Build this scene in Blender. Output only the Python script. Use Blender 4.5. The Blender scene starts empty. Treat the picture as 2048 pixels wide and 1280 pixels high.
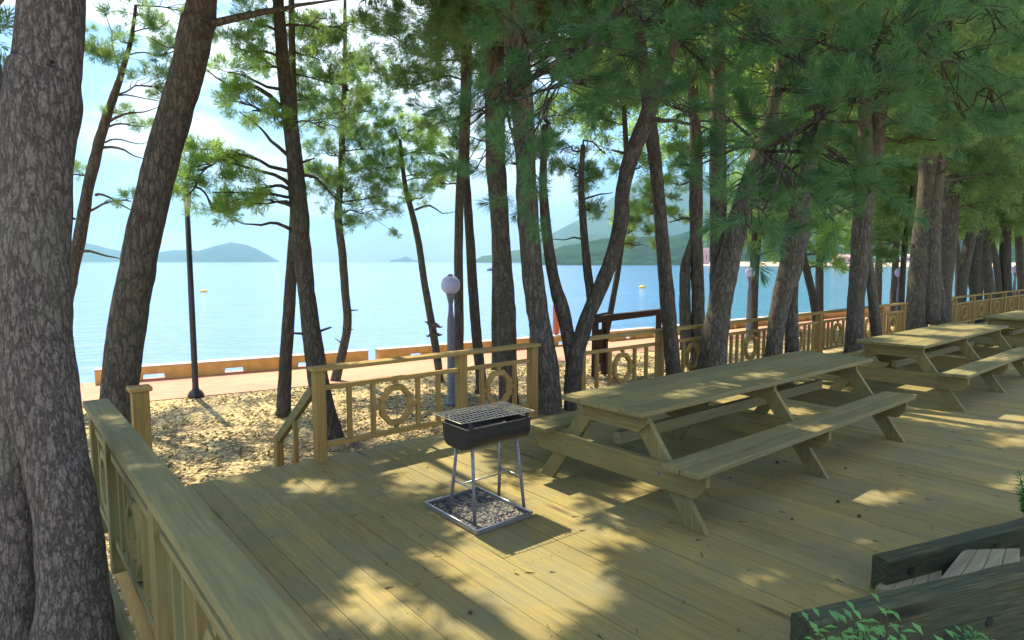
import bpy, math, random
import numpy as np
from mathutils import Vector, noise as mnoise
random.seed(7); RNG = np.random.default_rng(7)
R = math.radians
scene = bpy.context.scene
COL = scene.collection

# ------------------------------------------------------------------ camera
F = 1262.0; CX = 1024.0; CY = 640.0; H = 1.75
P = math.atan(117 / F); A = R(39.54)
FW = (math.sin(A) * math.cos(P), math.cos(A) * math.cos(P), -math.sin(P))
RT = (math.cos(A), -math.sin(A), 0.0)
UP = (RT[1]*FW[2]-RT[2]*FW[1], RT[2]*FW[0]-RT[0]*FW[2], RT[0]*FW[1]-RT[1]*FW[0])
cam = bpy.data.cameras.new('camera'); camo = bpy.data.objects.new('camera', cam)
COL.objects.link(camo); scene.camera = camo
cam.sensor_width = 36; cam.lens = 36 * F / 2048; cam.clip_end = 30000; cam.clip_start = 0.05
camo.location = (0, 0, H); camo.rotation_euler = (R(90) - P, 0, -A)


def ray(x, y):
    a = (x - CX) / F; b = -(y - CY) / F
    return [FW[i] + a * RT[i] + b * UP[i] for i in range(3)]


def gz(x, y, z=0.0):                       # measured point of the photo on a level surface
    d = ray(x, y); t = (z - H) / d[2]
    return Vector((t * d[0], t * d[1], z))


def at(x, y, dep):
    d = ray(x, y)
    return Vector((dep * d[0], dep * d[1], H + dep * d[2]))


# ------------------------------------------------------------------ helpers
def tag(o, label=None, cat=None, group=None, kind=None):
    if label: o['label'] = label
    if cat: o['category'] = cat
    if group: o['group'] = group
    if kind: o['kind'] = kind
    return o


def empty(name, loc=(0, 0, 0), rz=0.0):
    o = bpy.data.objects.new(name, None); COL.objects.link(o)
    o.location = loc; o.rotation_euler = (0, 0, rz); o.empty_display_size = .2
    return o


class MB:
    def __init__(s): s.v = []; s.f = []

    def add(s, vs, fs):
        n = len(s.v); s.v += [tuple(p) for p in vs]; s.f += [tuple(i + n for i in q) for q in fs]

    def box(s, x0, x1, y0, y1, z0, z1):
        s.add([(x0,y0,z0),(x1,y0,z0),(x1,y1,z0),(x0,y1,z0),(x0,y0,z1),(x1,y0,z1),(x1,y1,z1),(x0,y1,z1)],
              [(0,3,2,1),(4,5,6,7),(0,1,5,4),(1,2,6,5),(2,3,7,6),(3,0,4,7)])

    def bar(s, a, b, w, h, side=(0, 0, 1)):
        """bar from a to b: w measured across, h along 'side'"""
        a = Vector(a); b = Vector(b); d = (b - a).normalized(); u = Vector(side)
        u = (u - d * u.dot(d)).normalized(); c = d.cross(u)
        vs = []
        for p in (a, b):
            for sx, sy in ((-1,-1),(1,-1),(1,1),(-1,1)):
                vs.append(p + c * (sx * w / 2) + u * (sy * h / 2))
        s.add(vs, [(3,2,1,0),(4,5,6,7),(0,1,5,4),(1,2,6,5),(2,3,7,6),(3,0,4,7)])

    def prism(s, poly, axis, a0, a1):
        """2D polygon extruded along an axis. axis 'y': poly=(x,z); 'x': poly=(y,z); 'z': poly=(x,y)"""
        def P3(p, a):
            return (p[0], a, p[1]) if axis == 'y' else (a, p[0], p[1]) if axis == 'x' else (p[0], p[1], a)
        n = len(poly)
        vs = [P3(p, a0) for p in poly] + [P3(p, a1) for p in poly]
        fs = [tuple(range(n)), tuple(range(2*n-1, n-1, -1))]
        for i in range(n):
            j = (i + 1) % n; fs.append((i, i + n, j + n, j))
        s.add(vs, fs)

    def tube(s, pts, rad, n=8, cap=True, jit=0.0):
        pts = [Vector(p) for p in pts]; base = len(s.v); m = len(pts)
        up = Vector((0.13, 0.9, 0.11)); vs = []
        for i, p in enumerate(pts):
            d = (pts[min(i+1, m-1)] - pts[max(i-1, 0)]).normalized()
            u = d.cross(up)
            if u.length < .05: u = d.cross(Vector((1, 0, 0)))
            u.normalize(); w = d.cross(u)
            for k in range(n):
                t = 2 * math.pi * k / n; r = rad[i]
                if jit:
                    q = p + (u * math.cos(t) + w * math.sin(t)) * r
                    r *= 1 + jit * (mnoise.noise(Vector((q.x*9, q.y*9, q.z*4))) + .6*mnoise.noise(Vector((q.x*24, q.y*24, q.z*9))))
                vs.append(p + (u * math.cos(t) + w * math.sin(t)) * r)
        fs = []
        for i in range(m - 1):
            for k in range(n):
                a = i*n+k; b = i*n+(k+1) % n
                fs.append((a, b, b+n, a+n))
        if cap: fs += [tuple(range(n-1, -1, -1)), tuple(range((m-1)*n, m*n))]
        s.add(vs, fs)

    def sphere(s, c, r, nu=20, nv=12, sz=1.0):
        prof = [(math.sin(math.pi*i/nv)*r, -math.cos(math.pi*i/nv)*r*sz) for i in range(nv+1)]
        s.lathe(c, prof, nu)

    def lathe(s, c, prof, n=20):
        vs = []; fs = []
        for r, z in prof:
            for k in range(n):
                t = 2*math.pi*k/n; vs.append((c[0]+max(r,1e-4)*math.cos(t), c[1]+max(r,1e-4)*math.sin(t), c[2]+z))
        for i in range(len(prof)-1):
            for k in range(n):
                a = i*n+k; b = i*n+(k+1) % n; fs.append((a, b, b+n, a+n))
        fs += [tuple(range(n-1,-1,-1)), tuple(range((len(prof)-1)*n, len(prof)*n))]
        s.add(vs, fs)

    def build(s, name, mat, parent=None, smooth=False, bevel=0.0, loc=None):
        me = bpy.data.meshes.new(name); me.from_pydata(s.v, [], s.f); me.update()
        if smooth: me.polygons.foreach_set('use_smooth', [True]*len(me.polygons))
        me.materials.append(mat)
        o = bpy.data.objects.new(name, me); COL.objects.link(o)
        if parent: o.parent = parent
        if loc is not None: o.location = loc
        if bevel:
            b = o.modifiers.new('bevel', 'BEVEL'); b.width = bevel; b.segments = 2; b.limit_method = 'ANGLE'
            b.harden_normals = False
        return o


def tri_mesh(name, V, mat, parent=None):
    """V: (n,3,3) triangles"""
    n = len(V); me = bpy.data.meshes.new(name)
    me.vertices.add(n*3); me.vertices.foreach_set('co', V.astype(np.float32).ravel())
    me.loops.add(n*3); me.loops.foreach_set('vertex_index', np.arange(n*3, dtype=np.int32))
    me.polygons.add(n); me.polygons.foreach_set('loop_start', np.arange(0, n*3, 3, dtype=np.int32))
    me.update(calc_edges=True); me.materials.append(mat)
    o = bpy.data.objects.new(name, me); COL.objects.link(o)
    if parent: o.parent = parent
    return o


# ------------------------------------------------------------------ materials
def new_mat(name):
    m = bpy.data.materials.new(name); m.use_nodes = True; nt = m.node_tree
    for n in list(nt.nodes): nt.nodes.remove(n)
    out = nt.nodes.new('ShaderNodeOutputMaterial')
    return m, nt, out


def N(nt, t, **kw):
    n = nt.nodes.new(t)
    for k, v in kw.items():
        if k.startswith('_'): setattr(n, k[1:], v)
        else: n.inputs[k.replace('__', ' ')].default_value = v
    return n


def ramp(nt, fac, stops):
    r = nt.nodes.new('ShaderNodeValToRGB'); e = r.color_ramp.elements
    while len(e) < len(stops): e.new(.5)
    for q, (p, c) in zip(e, stops): q.position = p; q.color = (*c, 1)
    nt.links.new(fac, r.inputs[0]); return r.outputs[0]


def coords(nt, scale=(1, 1, 1), kind='Object'):
    tc = nt.nodes.new('ShaderNodeTexCoord'); mp = nt.nodes.new('ShaderNodeMapping')
    mp.inputs['Scale'].default_value = scale
    nt.links.new(tc.outputs[kind], mp.inputs[0]); return mp.outputs[0]


def mix(nt, a, b, fac, mode='MIX'):
    m = nt.nodes.new('ShaderNodeMix'); m.data_type = 'RGBA'; m.blend_type = mode
    for v, i in ((fac, 0), (a, 6), (b, 7)):
        if isinstance(v, (int, float)): m.inputs[i].default_value = v
        elif isinstance(v, tuple): m.inputs[i].default_value = (*v, 1)
        else: nt.links.new(v, m.inputs[i])
    return m.outputs[2]


def principled(nt, out, col, rough=.7, bump=None, bstr=.3, bdist=.01, spec=.4, metal=0.0):
    b = nt.nodes.new('ShaderNodeBsdfPrincipled')
    if isinstance(col, tuple): b.inputs['Base Color'].default_value = (*col, 1)
    else: nt.links.new(col, b.inputs['Base Color'])
    if isinstance(rough, (int, float)): b.inputs['Roughness'].default_value = rough
    else: nt.links.new(rough, b.inputs['Roughness'])
    b.inputs['Specular IOR Level'].default_value = spec; b.inputs['Metallic'].default_value = metal
    if bump is not None:
        n = N(nt, 'ShaderNodeBump', Strength=bstr, Distance=bdist); nt.links.new(bump, n.inputs['Height'])
        nt.links.new(n.outputs[0], b.inputs['Normal'])
    nt.links.new(b.outputs[0], out.inputs[0]); return b


def noise(nt, vec, scale, detail=4, rough=.55, dist=0.0):
    n = N(nt, 'ShaderNodeTexNoise', Scale=scale, Detail=detail, Roughness=rough, Distortion=dist)
    nt.links.new(vec, n.inputs['Vector']); return n.outputs[0]


def wood(name, axis, dark, light, knots=True, grain=1.0, rough=.75, bstr=.35, isl=.35, stain=(.25, .3, .12), stainf=.25, kscale=2.2):
    m, nt, out = new_mat(name)
    s = {'x': (1.2, 22, 22), 'y': (22, 1.2, 22), 'z': (22, 22, 1.2)}[axis]
    v = coords(nt, tuple(q*grain for q in s))
    geo = nt.nodes.new('ShaderNodeNewGeometry')
    # shift the grain per board
    add = nt.nodes.new('ShaderNodeVectorMath'); add.operation = 'ADD'
    cmb = nt.nodes.new('ShaderNodeMath'); cmb.operation = 'MULTIPLY'; cmb.inputs[1].default_value = 37
    oi = nt.nodes.new('ShaderNodeObjectInfo'); om = nt.nodes.new('ShaderNodeMath'); om.operation = 'MULTIPLY_ADD'; om.inputs[1].default_value = 2.7
    nt.links.new(oi.outputs['Random'], om.inputs[0]); nt.links.new(geo.outputs['Random Per Island'], om.inputs[2])
    nt.links.new(om.outputs[0], cmb.inputs[0])
    nt.links.new(v, add.inputs[0]); nt.links.new(cmb.outputs[0], add.inputs[1]); v = add.outputs[0]
    g = noise(nt, v, 1.3, 6, .65, .6)
    col = ramp(nt, g, [(.3, dark), (.52, tuple((a+b)/2 for a, b in zip(dark, light))), (.7, light)])
    rp = nt.nodes.new('ShaderNodeValToRGB'); rp.color_ramp.elements[0].color = (1-isl, 1-isl, 1-isl, 1)
    rp.color_ramp.elements[1].color = (1.0+isl*.35, 1+isl*.3, 1+isl*.2, 1)
    nt.links.new(geo.outputs['Random Per Island'], rp.inputs[0])
    col = mix(nt, col, rp.outputs[0], 1.0, 'MULTIPLY')
    st = noise(nt, coords(nt, (1, 1, 1)), 2.3, 5, .6)
    stf = ramp(nt, st, [(.42, (0, 0, 0)), (.66, (stainf,)*3)])
    col = mix(nt, col, stain, stf)
    h = g
    if knots:
        ks = {'x': (kscale*.5, kscale*3, kscale*3), 'y': (kscale*3, kscale*.5, kscale*3), 'z': (kscale*3, kscale*3, kscale*.5)}[axis]
        vo = nt.nodes.new('ShaderNodeTexVoronoi'); vo.inputs['Scale'].default_value = 1.0; vo.inputs['Randomness'].default_value = 1
        nt.links.new(coords(nt, ks), vo.inputs['Vector'])
        kf = ramp(nt, vo.outputs['Distance'], [(.05, (.85,)*3), (.13, (0,)*3)])
        col = mix(nt, col, tuple(c*.4 for c in dark), kf)
    principled(nt, out, col, rough, h, bstr, .006, .3)
    return m


M = {}
M['deck'] = wood('deck_wood', 'y', (.195, .166, .082), (.34, .272, .082), isl=.2, stain=(.17, .172, .11), stainf=.55, bstr=.5, kscale=1.3, grain=2.0)
M['table_x'] = wood('table_wood_long', 'x', (.165, .14, .065), (.3, .262, .112), isl=.25, grain=1.7, stain=(.15, .165, .09), stainf=.6)
M['table_y'] = wood('table_wood_cross', 'y', (.17, .145, .063), (.32, .272, .11), isl=.25, grain=1.6, stain=(.16, .17, .085), stainf=.55)
M['table_z'] = wood('table_wood_leg', 'z', (.17, .145, .063), (.32, .272, .11), isl=.25, grain=1.6, stain=(.16, .17, .085), stainf=.55)
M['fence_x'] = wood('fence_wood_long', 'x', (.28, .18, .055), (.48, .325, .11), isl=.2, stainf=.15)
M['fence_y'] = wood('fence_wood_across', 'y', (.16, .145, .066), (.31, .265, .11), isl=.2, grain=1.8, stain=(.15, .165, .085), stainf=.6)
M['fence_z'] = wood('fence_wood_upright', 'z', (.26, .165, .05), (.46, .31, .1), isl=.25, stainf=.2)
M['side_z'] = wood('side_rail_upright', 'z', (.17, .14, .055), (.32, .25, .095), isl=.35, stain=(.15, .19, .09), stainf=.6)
M['side_ring'] = wood('side_rail_ring', 'z', (.17, .15, .06), (.3, .26, .1), isl=.2, stain=(.15, .19, .09), stainf=.6)
M['sleeper'] = wood('old_sleeper_wood', 'x', (.018, .021, .014), (.12, .125, .065), isl=.2, stain=(.03, .055, .035), stainf=.6, grain=2.8, bstr=1.0, rough=.85, kscale=1.1)
M['brown_x'] = wood('dark_brown_wood', 'x', (.03, .014, .008), (.075, .036, .02), knots=False, stain=(.04, .02, .012))
M['tread'] = wood('grey_tread_wood', 'x', (.2, .17, .12), (.4, .34, .25), isl=.3, stainf=.3)


def bark_mat(name, dark, light, scale=1.0, red=None, bstr=1.0):
    m, nt, out = new_mat(name)
    v = coords(nt, (9*scale, 9*scale, 2.6*scale), 'Object')
    warp = N(nt, 'ShaderNodeTexNoise', Scale=1.0, Detail=6, Roughness=.7); nt.links.new(v, warp.inputs['Vector'])
    vv = nt.nodes.new('ShaderNodeVectorMath'); vv.operation = 'MULTIPLY_ADD'; vv.inputs[1].default_value = (2.2, 2.2, 2.2)
    nt.links.new(warp.outputs['Color'], vv.inputs[0]); nt.links.new(v, vv.inputs[2])
    vo = nt.nodes.new('ShaderNodeTexVoronoi'); vo.feature = 'DISTANCE_TO_EDGE'; vo.inputs['Scale'].default_value = 1.0
    nt.links.new(vv.outputs[0], vo.inputs['Vector'])
    fur = ramp(nt, vo.outputs['Distance'], [(0.0, (.2,)*3), (.1, (.75,)*3), (.3, (1,)*3)])
    fine = noise(nt, coords(nt, (34*scale, 34*scale, 15*scale)), 1.0, 6, .75)
    big = noise(nt, coords(nt, (1, 1, .6)), 2.4, 3)
    c = mix(nt, dark, light, ramp(nt, fine, [(.35, (0,)*3), (.68, (1,)*3)]))
    c = mix(nt, tuple(q*.6 for q in dark), c, ramp(nt, vo.outputs['Distance'], [(0, (.5,)*3), (.2, (1,)*3)]))
    c = mix(nt, c, tuple(q*.8 for q in (light[0]*.8, light[1]*1.0, light[2]*.75)), ramp(nt, big, [(.5, (0,)*3), (.7, (.5,)*3)]))
    if red:
        tc = nt.nodes.new('ShaderNodeTexCoord'); sx = nt.nodes.new('ShaderNodeSeparateXYZ'); nt.links.new(tc.outputs['Object'], sx.inputs[0])
        mr = N(nt, 'ShaderNodeMapRange'); mr.inputs['From Min'].default_value = 3.2; mr.inputs['From Max'].default_value = 6.5
        nt.links.new(sx.outputs['Z'], mr.inputs['Value'])
        c2 = mix(nt, c, red, ramp(nt, fine, [(.3, (.35,)*3), (.7, (.8,)*3)]))
        c = mix(nt, c, c2, mr.outputs[0])
    mth = nt.nodes.new('ShaderNodeMath'); mth.operation = 'MULTIPLY_ADD'; mth.inputs[1].default_value = .45
    nt.links.new(fine, mth.inputs[0]); nt.links.new(fur, mth.inputs[2])
    principled(nt, out, c, .9, mth.outputs[0], bstr, .02/scale, .15)
    return m


M['bark'] = bark_mat('pine_bark', (.068, .06, .048), (.225, .2, .165), 1.9, (.26, .17, .12))
M['bark_near'] = bark_mat('pine_bark_near', (.06, .052, .05), (.25, .22, .2), 3.6, None, 1.0)
M['bark_dark'] = bark_mat('pine_bark_dark', (.055, .048, .04), (.18, .158, .13), 2.0, (.22, .15, .11))


def leaf_mat(name, c1, c2, t1, tf=.4, nscale=1.2):
    m, nt, out = new_mat(name)
    n = noise(nt, coords(nt), nscale, 3)
    n2 = nt.nodes.new('ShaderNodeNewGeometry')
    f = nt.nodes.new('ShaderNodeMath'); f.operation = 'MULTIPLY_ADD'; f.inputs[1].default_value = .35
    nt.links.new(n2.outputs['Random Per Island'], f.inputs[0]); nt.links.new(n, f.inputs[2])
    c = ramp(nt, f.outputs[0], [(.45, c1), (.9, c2)])
    d = N(nt, 'ShaderNodeBsdfDiffuse', Roughness=.6); nt.links.new(c, d.inputs[0])
    t = N(nt, 'ShaderNodeBsdfTranslucent'); t.inputs[0].default_value = (*t1, 1)
    g = N(nt, 'ShaderNodeBsdfGlossy', Roughness=.45); g.inputs[0].default_value = (.8, .9, .8, 1)
    mx = nt.nodes.new('ShaderNodeMixShader'); mx.inputs[0].default_value = tf
    nt.links.new(d.outputs[0], mx.inputs[1]); nt.links.new(t.outputs[0], mx.inputs[2])
    m2 = nt.nodes.new('ShaderNodeMixShader'); m2.inputs[0].default_value = .04
    nt.links.new(mx.outputs[0], m2.inputs[1]); nt.links.new(g.outputs[0], m2.inputs[2])
    nt.links.new(m2.outputs[0], out.inputs[0]); return m


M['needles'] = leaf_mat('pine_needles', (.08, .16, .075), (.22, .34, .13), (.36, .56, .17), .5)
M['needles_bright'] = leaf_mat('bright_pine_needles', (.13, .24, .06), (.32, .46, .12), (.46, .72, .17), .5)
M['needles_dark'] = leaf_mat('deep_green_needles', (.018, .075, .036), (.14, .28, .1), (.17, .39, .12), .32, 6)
M['leaf'] = leaf_mat('shrub_leaf', (.09, .26, .09), (.18, .42, .13), (.22, .5, .12), .35, 8)


def simple(name, col, rough=.6, spec=.4, metal=0.0, nscale=20, var=.3, bstr=.15):
    m, nt, out = new_mat(name)
    n = noise(nt, coords(nt), nscale, 5)
    c = ramp(nt, n, [(.3, tuple(q*(1-var) for q in col)), (.7, tuple(min(1, q*(1+var*.5)) for q in col))])
    principled(nt, out, c, rough, n, bstr, .004, spec, metal); return m


M['black_metal'] = simple('black_enamel', (.018, .018, .02), .45, .5)
M['grey_metal'] = simple('galvanised_steel', (.42, .45, .5), .38, .5, .85, 30, .25)
M['wire'] = simple('grate_wire', (.5, .5, .48), .4, .5, .8)
M['leg_grey'] = simple('worn_grey_steel', (.2, .21, .25), .5, .5, .2, 60, .4)
M['post_grey'] = simple('grey_painted_steel', (.2, .21, .27), .5)
M['globe'] = simple('milky_globe_glass', (.5, .52, .78), .25, .6, 0, 3, .05, 0)
M['lantern'] = simple('pale_lantern_glass', (.7, .68, .6), .3)
M['beam'] = simple('orange_tan_stone', (.6, .4, .13), .7, .3, 0, 6, .22)
M['concrete'] = simple('pale_concrete', (.6, .57, .52), .8, .3, 0, 5, .2)
M['dark_post'] = simple('dark_bronze_paint', (.03, .028, .03), .4, .5)
M['yellow'] = simple('yellow_float', (.7, .5, .05), .5)
M['white_paint'] = simple('white_paint', (.7, .7, .7), .5)
M['pink_paint'] = simple('pink_paint', (.5, .3, .3), .6)
M['blue_roof'] = simple('light_blue_roof', (.3, .5, .65), .6)
M['red_paint'] = simple('orange_red_paint', (.55, .17, .08), .6)
M['twig'] = simple('brown_twig', (.07, .045, .03), .9)
M['window_glass'] = simple('dark_window', (.05, .07, .09), .2)


def ash_mat():
    m, nt, out = new_mat('charcoal_ash')
    vo = nt.nodes.new('ShaderNodeTexVoronoi'); vo.inputs['Scale'].default_value = 70
    nt.links.new(coords(nt), vo.inputs['Vector'])
    c = ramp(nt, vo.outputs['Color'], [(.2, (.02, .024, .035)), (.5, (.085, .09, .11)), (.85, (.26, .24, .2))])
    principled(nt, out, c, .9, vo.outputs['Distance'], .8, .01, .2); return m


M['ash'] = ash_mat()


def gravel_mat():
    m, nt, out = new_mat('gravel_ground')
    v = coords(nt)
    vo = nt.nodes.new('ShaderNodeTexVoronoi'); vo.inputs['Scale'].default_value = 24; nt.links.new(v, vo.inputs['Vector'])
    bg = noise(nt, v, 1.1, 5, .6, .3)
    c = ramp(nt, vo.outputs['Color'], [(.15, (.2, .16, .1)), (.5, (.45, .36, .2)), (.85, (.68, .56, .32))])
    c = mix(nt, c, (.15, .12, .11), ramp(nt, bg, [(.5, (0,)*3), (.66, (.75,)*3)]))
    principled(nt, out, c, .95, vo.outputs['Distance'], 1.0, .03, .1); return m


M['gravel'] = gravel_mat()
M['chip'] = wood('stone_chip', 'x', (.3, .24, .13), (.7, .57, .3), knots=False, isl=.75)


def paver_mat():
    m, nt, out = new_mat('promenade_paving')
    v = coords(nt)
    br = nt.nodes.new('ShaderNodeTexBrick'); br.inputs['Scale'].default_value = 2.4
    for k, c in (('Color1', (.56, .25, .2, 1)), ('Color2', (.5, .22, .17, 1)), ('Mortar', (.42, .27, .19, 1))): br.inputs[k].default_value = c
    br.inputs['Mortar Size'].default_value = .012
    nt.links.new(v, br.inputs['Vector'])
    c = mix(nt, br.outputs[0], (.6, .38, .22), ramp(nt, noise(nt, v, .25, 4), [(.4, (0,)*3), (.75, (.6,)*3)]))
    c = mix(nt, c, (.5, .4, .3), ramp(nt, noise(nt, v, 3, 5), [(.5, (0,)*3), (.75, (.4,)*3)]))
    principled(nt, out, c, .85, br.outputs['Fac'], -.2, .004, .2); return m


M['paver'] = paver_mat()


def water_mat():
    m, nt, out = new_mat('sea_water')
    v = coords(nt, (1, 1, 1))
    n1 = noise(nt, coords(nt, (.9, 1.5, 1)), .55, 6, .62)
    n2 = noise(nt, coords(nt, (.1, .16, 1)), .5, 5, .6)
    sm = nt.nodes.new('ShaderNodeMath'); sm.operation = 'MULTIPLY_ADD'; sm.inputs[1].default_value = 3.0
    nt.links.new(n2, sm.inputs[0]); nt.links.new(n1, sm.inputs[2])
    pat = noise(nt, coords(nt, (.004, .02, 1)), 1.0, 4)
    col = ramp(nt, pat, [(.35, (.02, .19, .3)), (.65, (.04, .28, .42))])
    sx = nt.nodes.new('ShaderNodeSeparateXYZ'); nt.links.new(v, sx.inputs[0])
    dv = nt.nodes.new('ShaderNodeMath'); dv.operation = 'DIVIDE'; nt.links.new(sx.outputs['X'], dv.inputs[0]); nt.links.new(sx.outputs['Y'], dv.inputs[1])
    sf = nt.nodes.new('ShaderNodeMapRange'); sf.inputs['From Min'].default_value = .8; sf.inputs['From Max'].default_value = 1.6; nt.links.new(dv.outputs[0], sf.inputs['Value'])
    col = mix(nt, mix(nt, col, (.22, .31, .68), .75), mix(nt, col, (.005, .10, .18), .75), sf.outputs[0])  # glitter and haze at left, dark hill reflection at right painted into the colour
    b = principled(nt, out, col, .12, sm.outputs[0], .7, .4, .25)
    b.inputs['IOR'].default_value = 1.33
    return m


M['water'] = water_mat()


def hill_mat(name, a, b, c, sc):
    m, nt, out = new_mat(name)
    v = coords(nt)
    n = noise(nt, v, sc, 8, .65)
    n2 = noise(nt, v, sc*.2, 3)
    col = ramp(nt, n, [(.35, a), (.55, b), (.75, c)])
    col = mix(nt, col, tuple(q*1.3 for q in b), ramp(nt, n2, [(.45, (0,)*3), (.6, (.5,)*3)]))
    principled(nt, out, col, .95, n, 1.0, 6.0, .05); return m


M['hill'] = hill_mat('forested_hill', (.008, .026, .016), (.018, .05, .028), (.045, .1, .04), .05)
M['island'] = hill_mat('island_forest', (.03, .06, .03), (.05, .09, .04), (.1, .12, .07), .02)
M['sand'] = simple('beach_sand', (.55, .45, .32), .9, .2, 0, .1, .2)

# ------------------------------------------------------------------ sun, sky
ELEV = 57.0
SAZ = math.atan2(.05, 1.0)                      # sun azimuth from +Y towards +X
S = Vector((math.sin(SAZ)*math.cos(R(ELEV)), math.cos(SAZ)*math.cos(R(ELEV)), math.sin(R(ELEV))))
sun = bpy.data.lights.new('sun', 'SUN'); sun.energy = 5.0; sun.angle = R(.55); sun.color = (1, .85, .57)
so = bpy.data.objects.new('sun', sun); COL.objects.link(so)
so.rotation_euler = S.to_track_quat('Z', 'Y').to_euler()
w = bpy.data.worlds.new('World'); scene.world = w; w.use_nodes = True; nt = w.node_tree
bg = nt.nodes['Background']; bg.inputs[1].default_value = .094
sky = nt.nodes.new('ShaderNodeTexSky'); sky.sky_type = 'NISHITA'; sky.sun_disc = False
sky.sun_elevation = R(ELEV); sky.sun_rotation = SAZ; sky.air_density = 1.0; sky.dust_density = .3; sky.ozone_density = 2.5
tc = nt.nodes.new('ShaderNodeTexCoord')
mp = nt.nodes.new('ShaderNodeMapping'); mp.inputs['Scale'].default_value = (1.9, 1.9, 5.5); mp.inputs['Location'].default_value = (.35, .1, .55)
nt.links.new(tc.outputs['Generated'], mp.inputs[0])
cn = noise(nt, mp.outputs[0], 1.5, 7, .56, .35)
cf = ramp(nt, cn, [(.46, (0,)*3), (.55, (1,)*3)])
skt = mix(nt, sky.outputs[0], (.78, .9, 1.16), 1.0, 'MULTIPLY')
skc = mix(nt, skt, (9.0, 9.3, 9.8), cf)
nt.links.new(skc, bg.inputs[0])
scene.view_settings.view_transform = 'Standard'; scene.view_settings.look = 'None'
scene.view_settings.exposure = 1.25; scene.view_settings.gamma = 1
cy = scene.cycles
cy.max_bounces = 7; cy.diffuse_bounces = 4; cy.glossy_bounces = 3; cy.transmission_bounces = 4; cy.transparent_max_bounces = 8
cy.volume_bounces = 0; cy.use_denoising = True; cy.caustics_reflective = False; cy.caustics_refractive = False
cy.use_adaptive_sampling = True

hm, nt, out = new_mat('haze_air'); pv = nt.nodes.new('ShaderNodeVolumePrincipled')
pv.inputs['Color'].default_value = (.32, .64, 1, 1); pv.inputs['Density'].default_value = .00023; pv.inputs['Anisotropy'].default_value = .4
nt.links.new(pv.outputs[0], out.inputs['Volume'])
mb = MB(); mb.box(-7600, 7600, -300, 7600, -5, 800); tag(mb.build('haze', hm), kind='stuff')

# ------------------------------------------------------------------ ground, water, hills
GZ = -.5; SEA = -2.0
WALL = [(-40, 20.0), (-12, 15.9), (1.37, 13.64), (6.44, 12.79), (10.52, 12.15), (15.57, 11.75), (32.8, 10.95), (60, 9.9), (140, 8)]


def wally(x):
    for (a, b), (c, d) in zip(WALL, WALL[1:]):
        if x <= c: return b + (d-b)*(x-a)/(c-a)
    return WALL[-1][1]


def strip(name, mat, lo, hi, z, zlo=None):
    mb = MB(); xs = [x for x, _ in WALL]; vs = []
    for x in xs: vs.append((x, wally(x)+lo if lo is not None else zlo, z)); vs.append((x, wally(x)+hi, z))
    mb.add(vs, [(2*i, 2*i+2, 2*i+3, 2*i+1) for i in range(len(xs)-1)])
    return mb.build(name, mat)


g = MB(); nx, ny = 90, 40
X0, X1, Y0, Y1 = -40, 140, -30, 0
vs = []; fs = []
for i in range(nx+1):
    x = -12 + 60*i/nx if 0 < i < nx else (-40 if i == 0 else 140)
    y1 = wally(x)-2.02
    for j in range(ny+1):
        y = -20 + (y1+20)*j/ny if j < 6 else (-20 + (y1+20)*6/ny) + (y1-(-20 + (y1+20)*6/ny))*(j-6)/(ny-6)
        dz = .05*mnoise.noise(Vector((x*.5, y*.5, 0))) + .02*mnoise.noise(Vector((x*1.8, y*1.8, 3)))
        e = min(1, (y1-y)/1.5)
        vs.append((x, y, GZ + dz*e - .012))
for i in range(nx):
    for j in range(ny):
        a = i*(ny+1)+j; fs.append((a, a+ny+1, a+ny+2, a+1))
g.add(vs, fs); tag(g.build('ground', M['gravel'], smooth=True), kind='structure')
tag(strip('promenade', M['paver'], -2.05, .34, GZ), kind='structure')
mb = MB()
xs = [x for x, _ in WALL]
mb.add([p for x in xs for p in ((x, wally(x)+.34, GZ-.004), (x, wally(x)+.36, SEA-1.5))], [(2*i, 2*i+1, 2*i+3, 2*i+2) for i in range(len(xs)-1)])
tag(mb.build('quay_face', M['concrete']), kind='structure')
mb = MB()
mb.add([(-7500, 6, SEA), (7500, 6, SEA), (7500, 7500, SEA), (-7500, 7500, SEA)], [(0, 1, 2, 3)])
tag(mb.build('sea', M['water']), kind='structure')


def polar(az_px, dist, z):                       # a place at a bearing (photo column) and a distance along the ground
    d = ray(az_px, 523); l = math.hypot(d[0], d[1])
    return Vector((d[0]/l*dist, d[1]/l*dist, z))


def ridge(name, mat, dist, prof, depth, amp, seed, nj=14, step=5, kind='structure'):
    """a range of hills: prof = [(photo column, crest row)], front shore at dist, running back by depth"""
    mb = MB(); cols = []
    x = prof[0][0]
    while x <= prof[-1][0]: cols.append(x); x += step
    vs = []
    for cxp in cols:
        for (a, b), (c, d) in zip(prof, prof[1:]):
            if a <= cxp <= c: yy = b + (d-b)*(cxp-a)/(c-a); break
        dd = dist + depth*.55
        ray_ = ray(cxp, 523); l = math.hypot(ray_[0], ray_[1])
        hgt = max(0, (523-yy)/F*dd/l*1.0) + (H-SEA)*0 + 1.5
        for j in range(nj+1):
            t = j/nj; prf = math.sin(min(t/.55, 1)*math.pi/2)**.9 if t < .55 else math.cos((t-.55)/.45*math.pi/2)
            p = polar(cxp, dist + depth*t, 0)
            nz = mnoise.fractal(Vector((p.x/ (depth*.3) + seed, p.y/(depth*.3), 0)), 1.0, 2.0, 5)
            vs.append((p.x, p.y, SEA - 1 + prf*(hgt*(1 + amp*nz*(.3+abs(1-t/.55) if t < .55 else 1)) + H-SEA)))
    n = len(cols); k = nj+1
    mb.add(vs, [(i*k+j, (i+1)*k+j, (i+1)*k+j+1, i*k+j+1) for i in range(n-1) for j in range(nj)])
    return tag(mb.build(name, mat, smooth=True), kind=kind)


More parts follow.
